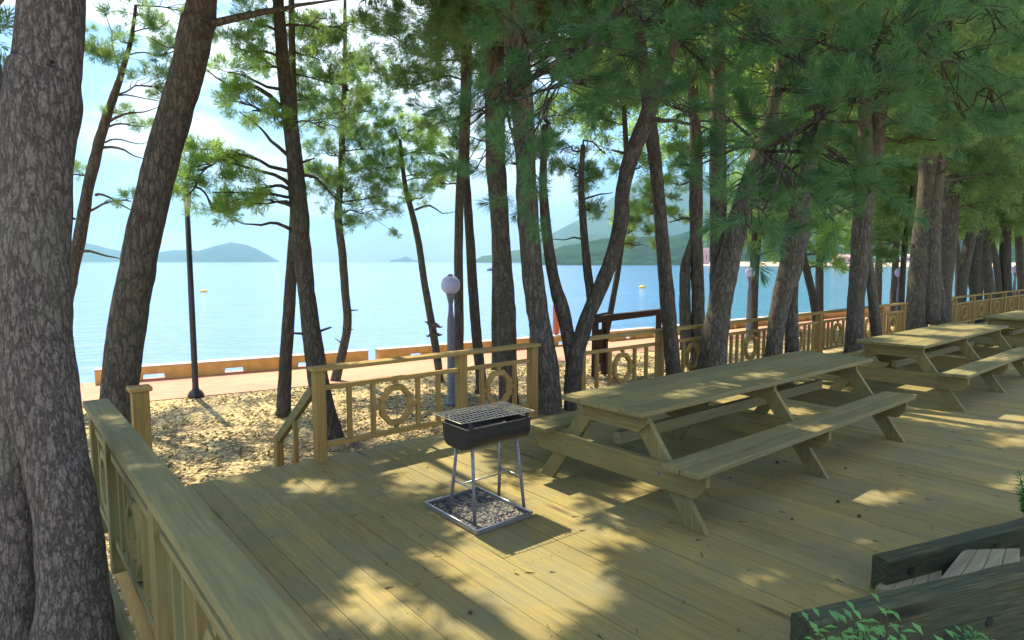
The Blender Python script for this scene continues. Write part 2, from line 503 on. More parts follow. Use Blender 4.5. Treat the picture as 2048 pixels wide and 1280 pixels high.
ridge('far_hills', M['island'], 5200, [(-400, 470), (-100, 462), (0, 470), (100, 478), (160, 483), (215, 497), (250, 503), (320, 505), (345, 500), (380, 500), (420, 505)], 900, .25, 3, step=6)
ridge('island', M['island'], 4300, [(370, 516), (395, 502), (430, 492), (462, 484), (495, 489), (530, 508), (560, 523)], 500, .2, 9, step=4)
ridge('islet', M['island'], 5600, [(780, 521), (800, 517), (812, 512), (826, 520), (838, 522)], 200, .2, 1, step=2)
ridge('headland', M['island'], 1900, [(950, 520), (965, 511), (1000, 508), (1040, 500), (1100, 490), (1200, 470), (1300, 470)], 400, .3, 5, step=5)
ridge('mountain', M['island'], 2700, [(1040, 505), (1100, 470), (1160, 440), (1230, 392), (1290, 352), (1340, 360), (1400, 350), (1470, 362), (1560, 330), (1700, 320), (1900, 300), (2150, 300), (2400, 320)], 1500, .12, 2, step=10)
ridge('wooded_shore', M['hill'], 640, [(1060, 521), (1090, 508), (1130, 494), (1200, 482), (1280, 474), (1350, 468), (1430, 450), (1550, 430), (1700, 410), (1900, 380), (2100, 370), (2400, 360)], 420, .45, 12, nj=26, step=5)
mb = MB()
for a, b in zip(range(1400, 2340, 10), range(1410, 2350, 10)):
    p = [polar(a, 560+30*math.sin(a*.02), SEA+.1), polar(b, 560+30*math.sin(b*.02), SEA+.1), polar(b, 700, SEA+5), polar(a, 700, SEA+5)]
    mb.add(p, [(0, 1, 2, 3)])
tag(mb.build('beach', M['sand']), kind='structure')

# ------------------------------------------------------------------ far buildings, boats, buoys


def house(px, py_base, dist, wpx, hpx, wall, roofm, label, windows=4, tower=False):
    p = polar(px, dist, SEA + (dist-560)*.03 + .2); l = math.hypot(*ray(px, 523)[:2])
    s = dist / F / l; W = wpx*s; Hh = hpx*s
    rz = -math.atan2(p.x, p.y) + .25
    e = empty('shore_tower' if tower else 'shore_house', p, rz); tag(e, label, 'tower' if tower else 'house', None if tower else 'buildings on the far shore')
    mb = MB(); mb.box(-W/2, W/2, -W*.3, W*.3, -2, Hh); mb.build('wall', wall, e)
    mb = MB()
    mb.prism([(-W*.36, Hh+.05), (W*.36, Hh+.05), (0, Hh + (Hh*.5 if not tower else W*.6))], 'x', -W*.54, W*.54)
    mb.build('roof', roofm, e)
    for k in range(windows):
        x = -W/2 + W*(k+.5)/windows
        mb = MB(); mb.box(x-W*.08, x+W*.08, -W*.3-.12, -W*.3-.02, Hh*.35, Hh*.7); mb.build('window', M['window_glass'], e)
    return e


house(1690, 525, 620, 44, 12, M['pink_paint'], M['pink_paint'], 'low pink house on the far beach behind the trunks')
house(1775, 525, 640, 40, 10, M['white_paint'], M['blue_roof'], 'white shore house with light blue roof beside the beach')
house(1825, 525, 650, 26, 12, M['white_paint'], M['white_paint'], 'small plain white house on the far beach')
house(1412, 525, 600, 11, 26, M['pink_paint'], M['pink_paint'], 'narrow pink tower at the water below the far hill', 1, True)
house(1462, 525, 610, 20, 7, M['white_paint'], M['white_paint'], 'tiny white cabin below the green hill across the water')


def boat(px, py, L, hullm, label):
    dist = 1262*(H-SEA)/(py-523)
    p = polar(px, dist*math.hypot(*ray(px, 523)[:2]), SEA)
    e = empty('boat', p, .4); tag(e, label, 'boat')
    mb = MB()
    st = [(-1, .55, .9), (-.6, .8, .85), (0, .9, .85), (.55, .6, 1.0), (1, .03, 1.3)]; vs = []
    for t, bw, hz in st:
        x = t*L/2; b = bw*L*.16
        vs += [(x, -b, hz*L*.09), (x, -b*.6, -.1), (x, b*.6, -.1), (x, b, hz*L*.09)]
    fs = [(i*4+k, i*4+4+k, i*4+5+k, i*4+1+k) for i in range(4) for k in range(3)] + [(i*4, i*4+3, i*4+7, i*4+4) for i in range(4)] + [(0, 1, 2, 3)]
    mb.add(vs, fs); mb.build('hull', hullm, e)
    mb = MB(); mb.box(-L*.28, L*.1, -L*.09, L*.09, L*.08, L*.22); mb.build('cabin', M['white_paint'], e, bevel=.05)
    mb = MB(); mb.tube([(L*.15, 0, L*.08), (L*.15, 0, L*.42)], [.05, .04], 6); mb.build('mast', M['dark_post'], e)


boat(985, 541, 7.5, M['dark_post'], 'small dark boat with a white cabin out on the calm bay')
boat(1102, 538, 5, M['white_paint'], 'little white boat off the headland between the trunks')


def buoy(px, py, r, label):
    dist = 1262*(H-SEA)/(py-523)
    p = polar(px, dist*math.hypot(*ray(px, 523)[:2]), SEA)
    e = empty('buoy', p); tag(e, label, 'buoy', 'yellow buoys on the bay')
    mb = MB(); mb.lathe((0, 0, 0), [(0, -.3*r), (r*.9, -.1*r), (r, .25*r), (r*.7, .6*r), (r*.15, .8*r)], 16); mb.build('float', M['yellow'], e, True)
    mb = MB(); mb.tube([(0, 0, .7*r), (0, 0, 1.9*r)], [.07*r, .05*r], 6); mb.build('mast', M['yellow'], e)


buoy(405, 584, .42, 'yellow buoy floating beside the tall black lamp post')
buoy(1285, 576, .5, 'yellow buoy on the teal water under the wooded shore')

# ------------------------------------------------------------------ seawall beams
def seabeam(x0, x1, label):
    a = Vector((x0, wally(x0)+.02, GZ)); b = Vector((x1, wally(x1)+.02, GZ)); L = (b-a).length
    ang = math.atan2(b.y-a.y, b.x-a.x); h = .255
    poly = [(0, 0)]; x = .75; 
    while x + .4 < L-.3:
        poly += [(x, 0), (x+.02, .115), (x+.36, .115), (x+.38, 0)]; x += 1.42
    poly += [(L, 0), (L, h), (0, h)]
    mb = MB(); mb.prism(poly, 'y', 0, .26)
    e = empty('seawall_beam', a, ang); mb.build('beam', M['beam'], e, bevel=.012)
    mb = MB(); mb.box(-.005, L+.005, -.008, .27, h+.001, h+.022); mb.build('top_slab', M['concrete'], e, bevel=.005)
    tag(e, label, 'kerb beam', 'orange beams along the quay edge')


for x0, x1, lb in [(-5.2, 1.0, 'orange tan beam on the quay partly behind the big double trunk'),
                   (1.37, 6.42, 'long orange beam with drain slots behind the tall black lamp post'),
                   (6.66, 12.6, 'orange quay beam behind the rail with two octagons and the globe lamp'),
                   (13.35, 15.3, 'short orange quay beam framed by the dark brown timber stand'),
                   (15.75, 21.4, 'orange quay beam beyond the second rail just past the brown stand'),
                   (21.65, 27.3, 'orange quay beam beside the teal water behind the leaning trunks'),
                   (27.55, 33.2, 'orange quay beam ending near the gap in the rail'),
                   (33.45, 39.1, 'most distant orange quay beam behind the third rail')]:
    seabeam(x0, x1, lb)

# ------------------------------------------------------------------ deck
DX0, DX1, DY0, DY1 = .56, 34.0, -.6, 5.33
mb = MB(); x = DX0; i = 0
rr = random.Random(3)
while x < DX1:
    y = DY0; joints = []
    yy = DY0 + rr.uniform(.6, 3.4)
    if rr.random() < .35: joints.append(yy)
    ys = [DY0]+joints+[DY1]
    for a, b in zip(ys, ys[1:]):
        dz = rr.uniform(-.0015, .0015)
        mb.box(x+.0015, x+.1385, a+.001, b-.001, -.03+dz, dz)
    x += .14; i += 1
nf_ = len(mb.f); xi = DX0
while xi < 9:
    for yj in np.arange(DY0+.2, DY1, .61):
        for ox in (.032, .108):
            u, v = xi+ox+rr.uniform(-.004, .004), float(yj)+rr.uniform(-.008, .008); q_ = .0042
            mb.add([(u+q_*math.cos(k_*1.047), v+q_*math.sin(k_*1.047), .0022) for k_ in range(6)], [tuple(range(6))])
    xi += .14
deck = tag(mb.build('deck', M['deck']), kind='structure')
deck.data.materials.append(M['dark_post'])
for i_ in range(nf_, len(deck.data.polygons)): deck.data.polygons[i_].material_index = 1
mb = MB(); mb.box(DX0+.01, DX1, DY0, DY1-.035, GZ-.1, -.045)
mb.box(DX0+.004, DX1, DY1-.031, DY1-.004, GZ-.1, -.034)
tag(mb.build('deck_base', M['fence_x']), kind='structure')


# ------------------------------------------------------------------ rails
def ring_mb(mb, c, axis, r=.185, t=.05, d=.05):
    """octagon ring of eight mitred pieces; axis 'x': lies in the XZ plane"""
    n = 8
    for k in range(n):
        a0 = 2*math.pi*(k+.5)/n; a1 = 2*math.pi*(k+1.5)/n
        q = []
        for rad, a in ((r, a0), (r, a1), (r-t, a1), (r-t, a0)): q.append((rad*math.cos(a)*1.0, rad*math.sin(a)*1.12))
        vs = []
        for s_ in (-d/2, d/2):
            for u, v in q:
                vs.append((c[0]+u, c[1]+s_, c[2]+v) if axis == 'x' else (c[0]+s_, c[1]+u, c[2]+v))
        mb.add(vs, [(0, 1, 2, 3), (7, 6, 5, 4), (0, 4, 5, 1), (1, 5, 6, 2), (2, 6, 7, 3), (3, 7, 4, 0)])


HT = .84


def fence(label, axis, fixed, posts, cap=(.14, .035), capmat=None, end_caps=False, group='octagon patterned wooden rails of the deck', sidewall=False):
    """posts: list of positions along the axis. Built in world coordinates about an empty at the first post"""
    o0 = (posts[0], fixed, 0) if axis == 'x' else (fixed, posts[0], 0)
    e = empty('wooden_railing', o0); tag(e, label, 'railing', group)
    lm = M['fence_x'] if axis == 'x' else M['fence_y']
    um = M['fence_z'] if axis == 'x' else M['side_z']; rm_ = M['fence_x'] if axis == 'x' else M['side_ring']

    def B(mb, a0, a1, c0, c1, z0, z1):       # along, across
        if axis == 'x': mb.box(a0-o0[0], a1-o0[0], c0, c1, z0, z1)
        else: mb.box(c0, c1, a0-o0[1], a1-o0[1], z0, z1)
    for p in posts:
        mb = MB(); B(mb, p-.047, p+.047, -.047, .047, -.04, HT-.036); mb.build('post', um, e, bevel=.005)
    mb = MB(); B(mb, posts[0]-.07, posts[-1]+.07, -cap[0]/2, cap[0]/2, HT-cap[1], HT); mb.build('cap_rail', lm, e, bevel=.006)
    for p, q in zip(posts, posts[1:]):
        a, b = p+.048, q-.048
        mb = MB(); B(mb, a, b, -.025, .025, .63, .67); mb.build('upper_rail', lm, e, bevel=.003)
        mb = MB(); B(mb, a, b, -.025, .025, .12, .165); mb.build('lower_rail', lm, e, bevel=.003)
        c = (a+b)/2; L = b-a
        mb = MB(); cc = (c-o0[0], 0, .395) if axis == 'x' else (0, c-o0[1], .395)
        ring_mb(mb, cc, axis); ro = mb.build('octagon_ring', rm_, e, bevel=.003)
        z0, z1 = .166, .629
        for (s0, s1) in ((.395+.2, z1), (z0, .395-.2)):
            mb = MB(); B(mb, c-.02, c+.02, -.018, .018, s0, s1); mb.build('ring_stub', um, e)
        side = .24 if L > 1.0 else .225
        for s_ in (-1, 1):
            u = c+s_*side
            mb = MB(); B(mb, min(c+s_*.175, u-s_*.02), max(c+s_*.175, u-s_*.02), -.018, .018, .377, .413); mb.build('ring_stub', um, e)
            mb = MB(); B(mb, u-.02, u+.02, -.02, .02, z0, z1); mb.build('baluster', um, e, bevel=.003)
            rem = L/2 - side; k = max(0, int(round(rem/.19))-1)
            for i in range(1, k+1):
                uu = u + s_*rem*i/(k+1)
                mb = MB(); B(mb, uu-.02, uu+.02, -.02, .02, z0, z1); mb.build('baluster', um, e, bevel=.003)
    return e


fence('low octagon rail between the stair opening and the trunk behind the grill', 'x', 5.25, [2.15, 3.66, 4.63])
fence('long octagon rail behind the picnic tables', 'x', 5.25, [5.40, 6.92, 8.47, 10.02, 11.57, 13.12, 14.4, 15.62], group='octagon patterned wooden rails of the deck')
fence('distant octagon rail beyond the thick double trunk', 'x', 5.3, [17.75, 19.3, 20.85, 22.4, 23.95, 25.5, 27.05, 28.6, 30.15, 31.7, 33.25])
lr = fence('close octagon rail running down the side beside the big double trunk', 'y', .49, [-.2, 1.2, 2.85, 4.18, 4.86][0:5], cap=(.145, .04))
# outer posts and ledge of the side rail
mb = MB(); mb.box(-.12, -.056, -.6+.2, 5.4+.2-.02, -.14, -.03); mb.build('ledge', M['fence_y'], lr, bevel=.005)

# stair handrails
def stair_rail(x, y0, label, posts_only=False):
    e = empty('stair_handrail', (x, y0, 0)); tag(e, label, 'handrail')
    if posts_only:
        mb = MB(); mb.box(-.055, .055, -.055, .055, GZ+.02, .80); mb.build('post', M['fence_z'], e, bevel=.004)
        mb = MB(); mb.box(-.075, .075, -.075, .075, .801, .835); mb.build('post_cap', M['fence_x'], e, bevel=.008)
        return
    mb = MB(); mb.bar((0, .06, .63), (0, .98, -.02), .05, .09, (0, .6, 1)); mb.build('sloping_rail', M['fence_y'], e, bevel=.005)
    mb = MB(); mb.box(-.035, .035, .93, 1.02, GZ, .02); mb.build('post', M['fence_z'], e, bevel=.004)
    mb = MB(); mb.box(-.02, .02, .48, .53, GZ+.1, .28); mb.build('baluster', M['fence_z'], e, bevel=.003)


stair_rail(2.12, 5.25, 'sloping stair handrail going down from the deck to the gravel')
stair_rail(.80, 5.28, 'lone capped wooden post against the leaning trunk', True)
mb = MB()
for k in range(2):
    mb.box(.9, 2.05, 5.36+.3*k, 5.64+.3*k, -.17*(k+1)-.04, -.17*(k+1))
st = mb.build('stair_steps', M['table_x'], None, bevel=.005); tag(st, 'two wooden steps down to the gravel beside the handrail', 'steps')


# ------------------------------------------------------------------ picnic tables
def picnic_table(x0, label):
    e = empty('picnic_table', (x0, 3.0, 0), .006*math.sin(x0*3)); tag(e, label, 'picnic table', 'green grey picnic tables in a row on the deck')
    L = 3.75; y = lambda v: v-3.0
    w_ = .186
    top = MB()
    for k in range(4):
        top.box(0, L, y(2.62)+k*(w_+.006), y(2.62)+k*(w_+.006)+w_, .712, .75)
    top.build('table_top', M['table_x'], e, bevel=.005)
    for b0 in (2.17, 3.56):
        s_ = MB(); s_.box(0, L-.12, y(b0), y(b0)+.137, .412, .45); s_.box(0, L-.12, y(b0)+.143, y(b0)+.28, .412, .45)
        s_.build('bench_seat', M['table_x'], e, bevel=.005)
    for fx in (.14, 1.83, 3.46):
        # cross bearer under the top, bench bearer, two splayed legs
        cb = MB(); cb.prism([(y(2.66), .711), (y(3.33), .711), (y(3.33), .65), (y(3.25), .575), (y(2.74), .575), (y(2.66), .65)], 'x', fx-.022, fx+.022)
        cb.build('top_bearer', M['table_y'], e, bevel=.003)
        bb = MB(); bb.prism([(y(2.19), .411), (y(3.82), .411), (y(3.82), .33), (y(3.76), .25), (y(3.72), .238), (y(2.29), .238), (y(2.25), .25), (y(2.19), .33)], 'x', fx-.022, fx+.022)
        bb.build('bench_bearer', M['table_y'], e, bevel=.003)
        for s_ in (1, -1):
            lg = MB(); f0 = y(3.0)-s_*.72; t0 = y(3.0)-s_*.2; hw = .075
            lg.prism([(f0-hw, 0), (f0+hw, 0), (t0+hw, .711), (t0-hw, .711)], 'x', fx+.0235, fx+.0675)
            lg.build('leg', M['table_z'], e, bevel=.003)
        for s_ in (1, -1):
            for (yy_, zz_) in ((s_*.26, .655), (s_*.44, .33)):
                bo = MB(); bo.prism([(yy_*1.0+.011*math.cos(k_*1.047), zz_+.011*math.sin(k_*1.047)) for k_ in range(6)], 'x', fx-.030, fx-.0225); bo.build('bolt', M['leg_grey'], e)
    br = MB(); br.box(.2, L-.35, y(2.97), y(3.03), .42, .51); br.build('stretcher', M['table_x'], e, bevel=.003)


picnic_table(3.27, 'nearest long picnic table with benches, beside the grill')
picnic_table(8.52, 'second picnic table with sunlit patches, behind the long near one')
picnic_table(13.95, 'third picnic table, cut by the picture edge, near the far rail')
picnic_table(19.4, 'farthest picnic table at the end of the row')

# ------------------------------------------------------------------ grill
def grill():
    cx, cy = 2.585, 3.40
    e = empty('barbecue_grill', (cx, cy, 0)); tag(e, 'black charcoal grill with wire grate on thin steel legs', 'grill')
    L = .27; n = 14; rw = .145; zt = .665; th = .006
    # half-barrel trough along X
    mb = MB(); outer = []; inner = []
    for k in range(n+1):
        a = math.pi*k/n; sx = math.cos(a)
        px = rw*(abs(sx)**.4)*(1 if sx > 0 else -1); pz = -.15*math.sin(a)**.6
        outer.append((px, zt+pz)); inner.append((px*.95, zt+pz*.93 if 0 < k < n else zt))
    m = len(outer)
    vs = []
    for xx in (-L, L):
        for (u, v) in outer: vs.append((xx, u, v))
    for xx in (-L+th, L-th):
        for (u, v) in inner: vs.append((xx, u, v))
    fs = []
    for k in range(m-1):
        fs.append((k, k+1, m+k+1, m+k)); fs.append((2*m+k, 3*m+k, 3*m+k+1, 2*m+k+1))
        fs.append((k, 2*m+k, 2*m+k+1, k+1)) if False else None
    fs = [f for f in fs if f]
    fs.append(tuple(range(m-1, -1, -1))); fs.append(tuple(range(m, 2*m)))
    fs.append(tuple(range(2*m, 3*m))); fs.append(tuple(range(4*m-1, 3*m-1, -1)))
    fs += [(0, m, 3*m, 2*m), (m-1, 3*m-1, 4*m-1, 2*m-1), (0, 2*m, 3*m-1, m-1)[:0] or (m, 2*m-1, 4*m-1, 3*m), (0, 2*m, 3*m-1, m-1)]
    mb.add(vs, fs); body = mb.build('fire_bowl', M['black_metal'], e)
    mb = MB()
    for s_ in (-1, 1):
        mb.bar((-L-.004, s_*(rw+.002), zt-.004), (L+.004, s_*(rw+.002), zt-.004), .012, .014)
        mb.bar((s_*(L+.002), -rw, zt-.004), (s_*(L+.002), rw, zt-.004), .012, .014)
    mb.build('rolled_rim', M['black_metal'], body, bevel=.002)
    mb = MB(); mb.bar((-L*.9, 0, .585), (L*.9, 0, .585), .2, .03); mb.build('charcoal', M['ash'], e)
    # back wind screen brackets holding the grate
    for s_ in (-1, 1):
        for t in (-1, 1):
            mb = MB(); mb.box(s_*(L-.03)-.014, s_*(L-.03)+.014, t*(rw-.004)-.002, t*(rw-.004)+.002, zt-.05, zt+.047); mb.build('grate_bracket', M['black_metal'], e)
    mb = MB(); mb.box(-L*.8, L*.8, rw-.012, rw-.008, zt-.03, zt+.035)
    mb.build('wind_screen', M['black_metal'], e)
    # legs
    for sx in (-1, 1):
        for sy in (-1, 1):
            mb = MB(); mb.tube([(sx*.19, sy*.085, .56), (sx*.215, sy*.145, .008)], [.0115, .0115], 10); mb.build('leg', M['leg_grey'], e, True)
    mb = MB(); zc = .25
    for sx in (-1, 1): mb.tube([(sx*.205, -.118, zc), (sx*.205, .118, zc)], [.006]*2, 8)
    mb.tube([(-.205, .02, zc), (.205, .02, zc)], [.006]*2, 8); mb.build('cross_brace', M['grey_metal'], e, True)
    # grate, skewed a little
    g = empty('grate', (0, 0, 0)); g.parent = e
    g = None
    ge = MB(); zg = zt+.05; hx, hy = .30, .175
    cs, sn = math.cos(-.05), math.sin(-.05)
    rot = lambda u, v: (u*cs-v*sn-.01, u*sn+v*cs+.02, zg)
    ge.tube([rot(-hx, -hy), rot(hx, -hy), rot(hx, hy), rot(-hx, hy), rot(-hx, -hy)], [.0035]*5, 6)
    for k in range(1, 19):
        u = -hx+2*hx*k/19; ge.tube([rot(u, -hy), rot(u, hy)], [.0017]*2, 5)
    for k in range(1, 6):
        v = -hy+2*hy*k/6; ge.tube([rot(-hx, v), rot(hx, v)], [.0017]*2, 5)
    ge.build('wire_grate', M['wire'], e)
    # tray
    t = empty('ash_tray', (2.54, 3.455, 0)); tag(t, 'galvanised tray of grey ash on the deck under the grill', 'tray')
    mb = MB(); a, b = .235, .31; h = .028
    mb.box(-a, a, -b, b, .004, .008)
    prof = [(0, .0085), (-.014, h), (.006, h+.003), (.008, h-.002)]
    for (x0, y0, x1, y1) in ((-a, -b, a, -b), (a, -b, a, b), (a, b, -a, b), (-a, b, -a, -b)):
        mb.bar((x0, y0, h*.6+.004), (x1, y1, h*.6+.004), .007, h)
    mb.build('pan', M['grey_metal'], t, bevel=.002)
    mb = MB()
    for (x0, y0, x1, y1) in ((-a-.003, -b, a+.003, -b), (a, -b-.003, a, b+.003), (a, b, -a, b), (-a, b, -a, -b)):
        mb.tube([(x0, y0, h+.008), (x1, y1, h+.008)], [.007]*2, 8)
    mb.build('rim', M['grey_metal'], t, True)
    mb = MB(); rr = random.Random(5)
    nx_, ny_ = 40, 52; vs = []
    for i in range(nx_+1):
        for j in range(ny_+1):
            u = -a+.006+(2*a-.012)*i/nx_; v = -b+.006+(2*b-.012)*j/ny_
            vs.append((u, v, .013+.009*rr.random()))
    mb.add(vs, [(i*(ny_+1)+j, (i+1)*(ny_+1)+j, (i+1)*(ny_+1)+j+1, i*(ny_+1)+j+1) for i in range(nx_) for j in range(ny_)])
    mb.build('ash', M['ash'], t)


grill()
for o in list(bpy.data.objects):
    if o.name == 'grate': bpy.data.objects.remove(o)

# ------------------------------------------------------------------ lamps
def globe_lamp(p, label, r=.15):
    e = empty('globe_lamp', (p.x, p.y, GZ)); tag(e, label, 'lamp', 'globe lamps along the promenade')
    zc = p.z-GZ
    mb = MB(); mb.lathe((0, 0, 0), [(.11, 0), (.11, .03), (.085, .06), (.066, .12), (.062, 1.1), (.058, zc-.55), (.04, zc-.42), (.034, zc-.3), (.06, zc-r-.04), (.075, zc-r+.02), (.05, zc-r+.03)], 16)
    mb.build('lamp_post', M['post_grey'], e, True)
    mb = MB(); mb.sphere((0, 0, zc), r, 24, 16); mb.build('globe', M['globe'], e, True)
    mb = MB(); mb.lathe((0, 0, zc+r-.006), [(.045, 0), (.04, .018), (.012, .028)], 12); mb.build('finial', M['post_grey'], e, True)


globe_lamp(at(901, 570, 9.8), 'nearest globe lamp, grey post rising behind the rail with two octagons', .15)
globe_lamp(at(1500, 545, 18), 'second globe lamp, standing over the long rail beside the teal water', .14)
globe_lamp(at(1800, 545, 20), 'small globe lamp just before the thick double trunk', .15)
globe_lamp(at(2031, 539, 26), 'farthest globe lamp beside the last trunks', .15)
p = gz(392, 793, GZ)
e = empty('street_lamp', p); tag(e, 'tall slim black lamp post at the edge of the pink promenade', 'street lamp')
mb = MB(); mb.lathe((0, 0, 0), [(.13, 0), (.13, .03), (.1, .09), (.06, .12), (.05, .16), (.047, 1.5), (.04, 3.12)], 16); mb.build('pole', M['dark_post'], e, True)
mb = MB(); mb.lathe((0, 0, 3.12), [(.045, 0), (.05, .04), (.045, .34), (.03, .36)], 14); mb.build('lamp_glass', M['lantern'], e, True)
mb = MB(); mb.lathe((0, 0, 3.485), [(.07, 0), (.05, .04), (.01, .07)], 14); mb.build('lamp_cap', M['dark_post'], e, True)

# brown timber stand on the promenade
a = gz(1190, 716, GZ); 
e = empty('timber_stand', (a.x, a.y, GZ)); tag(e, 'dark brown timber stand with a long top beam by the quay', 'stand')
b = at(1322, 634, 14.2)
a2 = at(1186, 640, 12.2)
bx = Vector((b.x-a2.x, b.y-a2.y, 0))
e.location = (a2.x, a2.y, GZ)
zt = a2.z-GZ
ex = math.atan2(bx.y, bx.x); e.rotation_euler = (0, 0, ex); Lb = bx.length
mb = MB(); mb.box(-.1, Lb+.1, -.07, .07, zt-.06, zt+.07); mb.build('top_beam', M['brown_x'], e, bevel=.01)
for u in (.08, .42, Lb-.1):
    mb = MB(); mb.box(u-.05, u+.05, -.05, .05, 0, zt-.062); mb.build('post', M['brown_x'], e, bevel=.008)
mb = MB(); mb.box(.14, .36, -.02, .02, .25, zt-.2); mb.build('side_panel', M['brown_x'], e, bevel=.004)
# red box by the quay
p = gz(1112, 690, GZ)
e = empty('life_ring_stand', p); tag(e, 'orange red life ring stand half hidden between two trunks', 'life ring stand')
mb = MB(); mb.tube([(0, 0, 0), (0, 0, 1.15)], [.035, .035], 8); mb.build('pole', M['red_paint'], e)
mb = MB(); mb.box(-.09, .09, -.05, .05, .3, 1.1); mb.build('case', M['red_paint'], e, bevel=.02)

# ------------------------------------------------------------------ old timbers at the lower right
def timber(a, b, ztop, hgt, wd, label, notch=False):
    a = Vector(a); b = Vector(b); d = b-a; L = d.length
    e = empty('old_timber', (a.x, a.y, 0), math.atan2(d.y, d.x)); tag(e, label, 'timber', 'dark old timbers beside the steps')
    mb = MB(); n = max(8, int(L/.05)); rows = []
    prof = [(-wd/2, 0), (-wd/2, hgt*.5), (-wd/2, hgt-.012), (-wd/2+.012, hgt), (0, hgt-.002), (wd/2-.012, hgt), (wd/2, hgt-.012), (wd/2, hgt*.5), (wd/2, 0)]
    vs = []
    for i in range(n+1):
        x = L*i/n
        for (u, v) in prof:
            q = Vector((x*5, u*9+ztop*7, v*9)); k = mnoise.noise(q)*.0035
            vs.append((x, u+k, ztop-hgt+v+k*.7))
    m = len(prof)
    fs = [(i*m+k, i*m+m+k, i*m+m+(k+1) % m, i*m+(k+1) % m) for i in range(n) for k in range(m)]
    fs += [tuple(range(m)), tuple(range((n+1)*m-1, n*m-1, -1))]
    mb.add(vs, fs)
    mb.build('beam', M['sleeper'], e)
    for j in range(3):
        c = L*(.08+.33*j); mb = MB()
        mb.tube([(c, -wd/2-.002-.004, ztop-hgt*.45), (c, -wd/2+.01, ztop-hgt*.45)], [.022, .024], 10); mb.build('knot', M['black_metal'], e)
    return e


pa = gz(1582, 1222, .38); pb = gz(2048, 1117, .38); d = (pb-pa).normalized(); nrm = Vector((-d.y, d.x, 0))
pa.z = pb.z = 0; d = (pb-pa).normalized()
timber(pa + nrm*(-.05), pa + nrm*(-.05) + d*2.4, .38, .40, .1, 'nearest dark timber, tall and weathered, above the leafy shrub')
qa = gz(1745, 1107, .19); qb = gz(2048, 1032, .19); qa.z = qb.z = 0; d2 = (qb-qa).normalized(); n2 = Vector((-d2.y, d2.x, 0))
timber(qa - n2*.045, qa - n2*.045 + d2*2.2, .19, .19, .09, 'farther dark timber lying low on the deck boards')
e = empty('wooden_step', (pa.x, pa.y, 0), math.atan2(d.y, d.x)); tag(e, 'grey wooden step boards wedged between the two dark timbers', 'step')
e.location = (0, 0, 0); e.rotation_euler = (0, 0, 0)
c0 = gz(1870, 1150, .05); e.location = (c0.x, c0.y, 0)
for quad, zz in (([(1750, 1174), (1795, 1132), (1885, 1138), (1880, 1200)], .055), ([(1872, 1166), (1926, 1099), (2040, 1096), (2040, 1150)], .135)):
    q = [gz(a_, b_, zz) - c0 for a_, b_ in quad]
    for j in range(4):
        t0, t1 = j/4+.004, (j+1)/4-.004
        pl = [q[0].lerp(q[3], t0), q[1].lerp(q[2], t0), q[1].lerp(q[2], t1), q[0].lerp(q[3], t1)]
        mb = MB(); mb.prism([(p_.x, p_.y) for p_ in pl], 'z', .006, zz); mb.build('step_board', M['tread'], e, bevel=.003)


# ------------------------------------------------------------------ foliage
def rand_rot(dirs, rng):
    """rotation matrices turning +Z to dirs with a random spin"""
    d = dirs/np.linalg.norm(dirs, axis=1, keepdims=True)
    a = rng.normal(size=d.shape); u = np.cross(d, a); u /= np.linalg.norm(u, axis=1, keepdims=True)
    v = np.cross(d, u)
    return np.stack([u, v, d], axis=2)


def tuft_templates(k, n, L, wd, twig, rng, spread=(18, 75)):
    out = []
    for _ in range(k):
        T = np.zeros((n, 3, 3))
        for i in range(n):
            th = R(rng.uniform(*spread)); ph = rng.uniform(0, 2*math.pi); z = rng.uniform(0, twig)
            if rng.random() < .2: th = R(rng.uniform(2, 25)); z = twig
            d = np.array([math.sin(th)*math.cos(ph), math.sin(th)*math.sin(ph), math.cos(th)])
            s = np.cross(d, rng.normal(size=3)); s /= np.linalg.norm(s)
            l = L*rng.uniform(.7, 1.1); b = np.array([0, 0, z])
            mid = b + d*l*.55 + s*wd*.6
            T[i] = [b - s*wd*.25, mid, b + d*l]
        out.append(T)
    return np.array(out)


TF = tuft_templates(8, 22, .10, .0105, .06, RNG)
TFAR = tuft_templates(8, 14, .17, .024, .09, RNG)
TSH = tuft_templates(8, 18, .27, .05, .1, RNG, (40, 110))
TN = tuft_templates(8, 250, .088, .0032, .16, RNG, (22, 64))

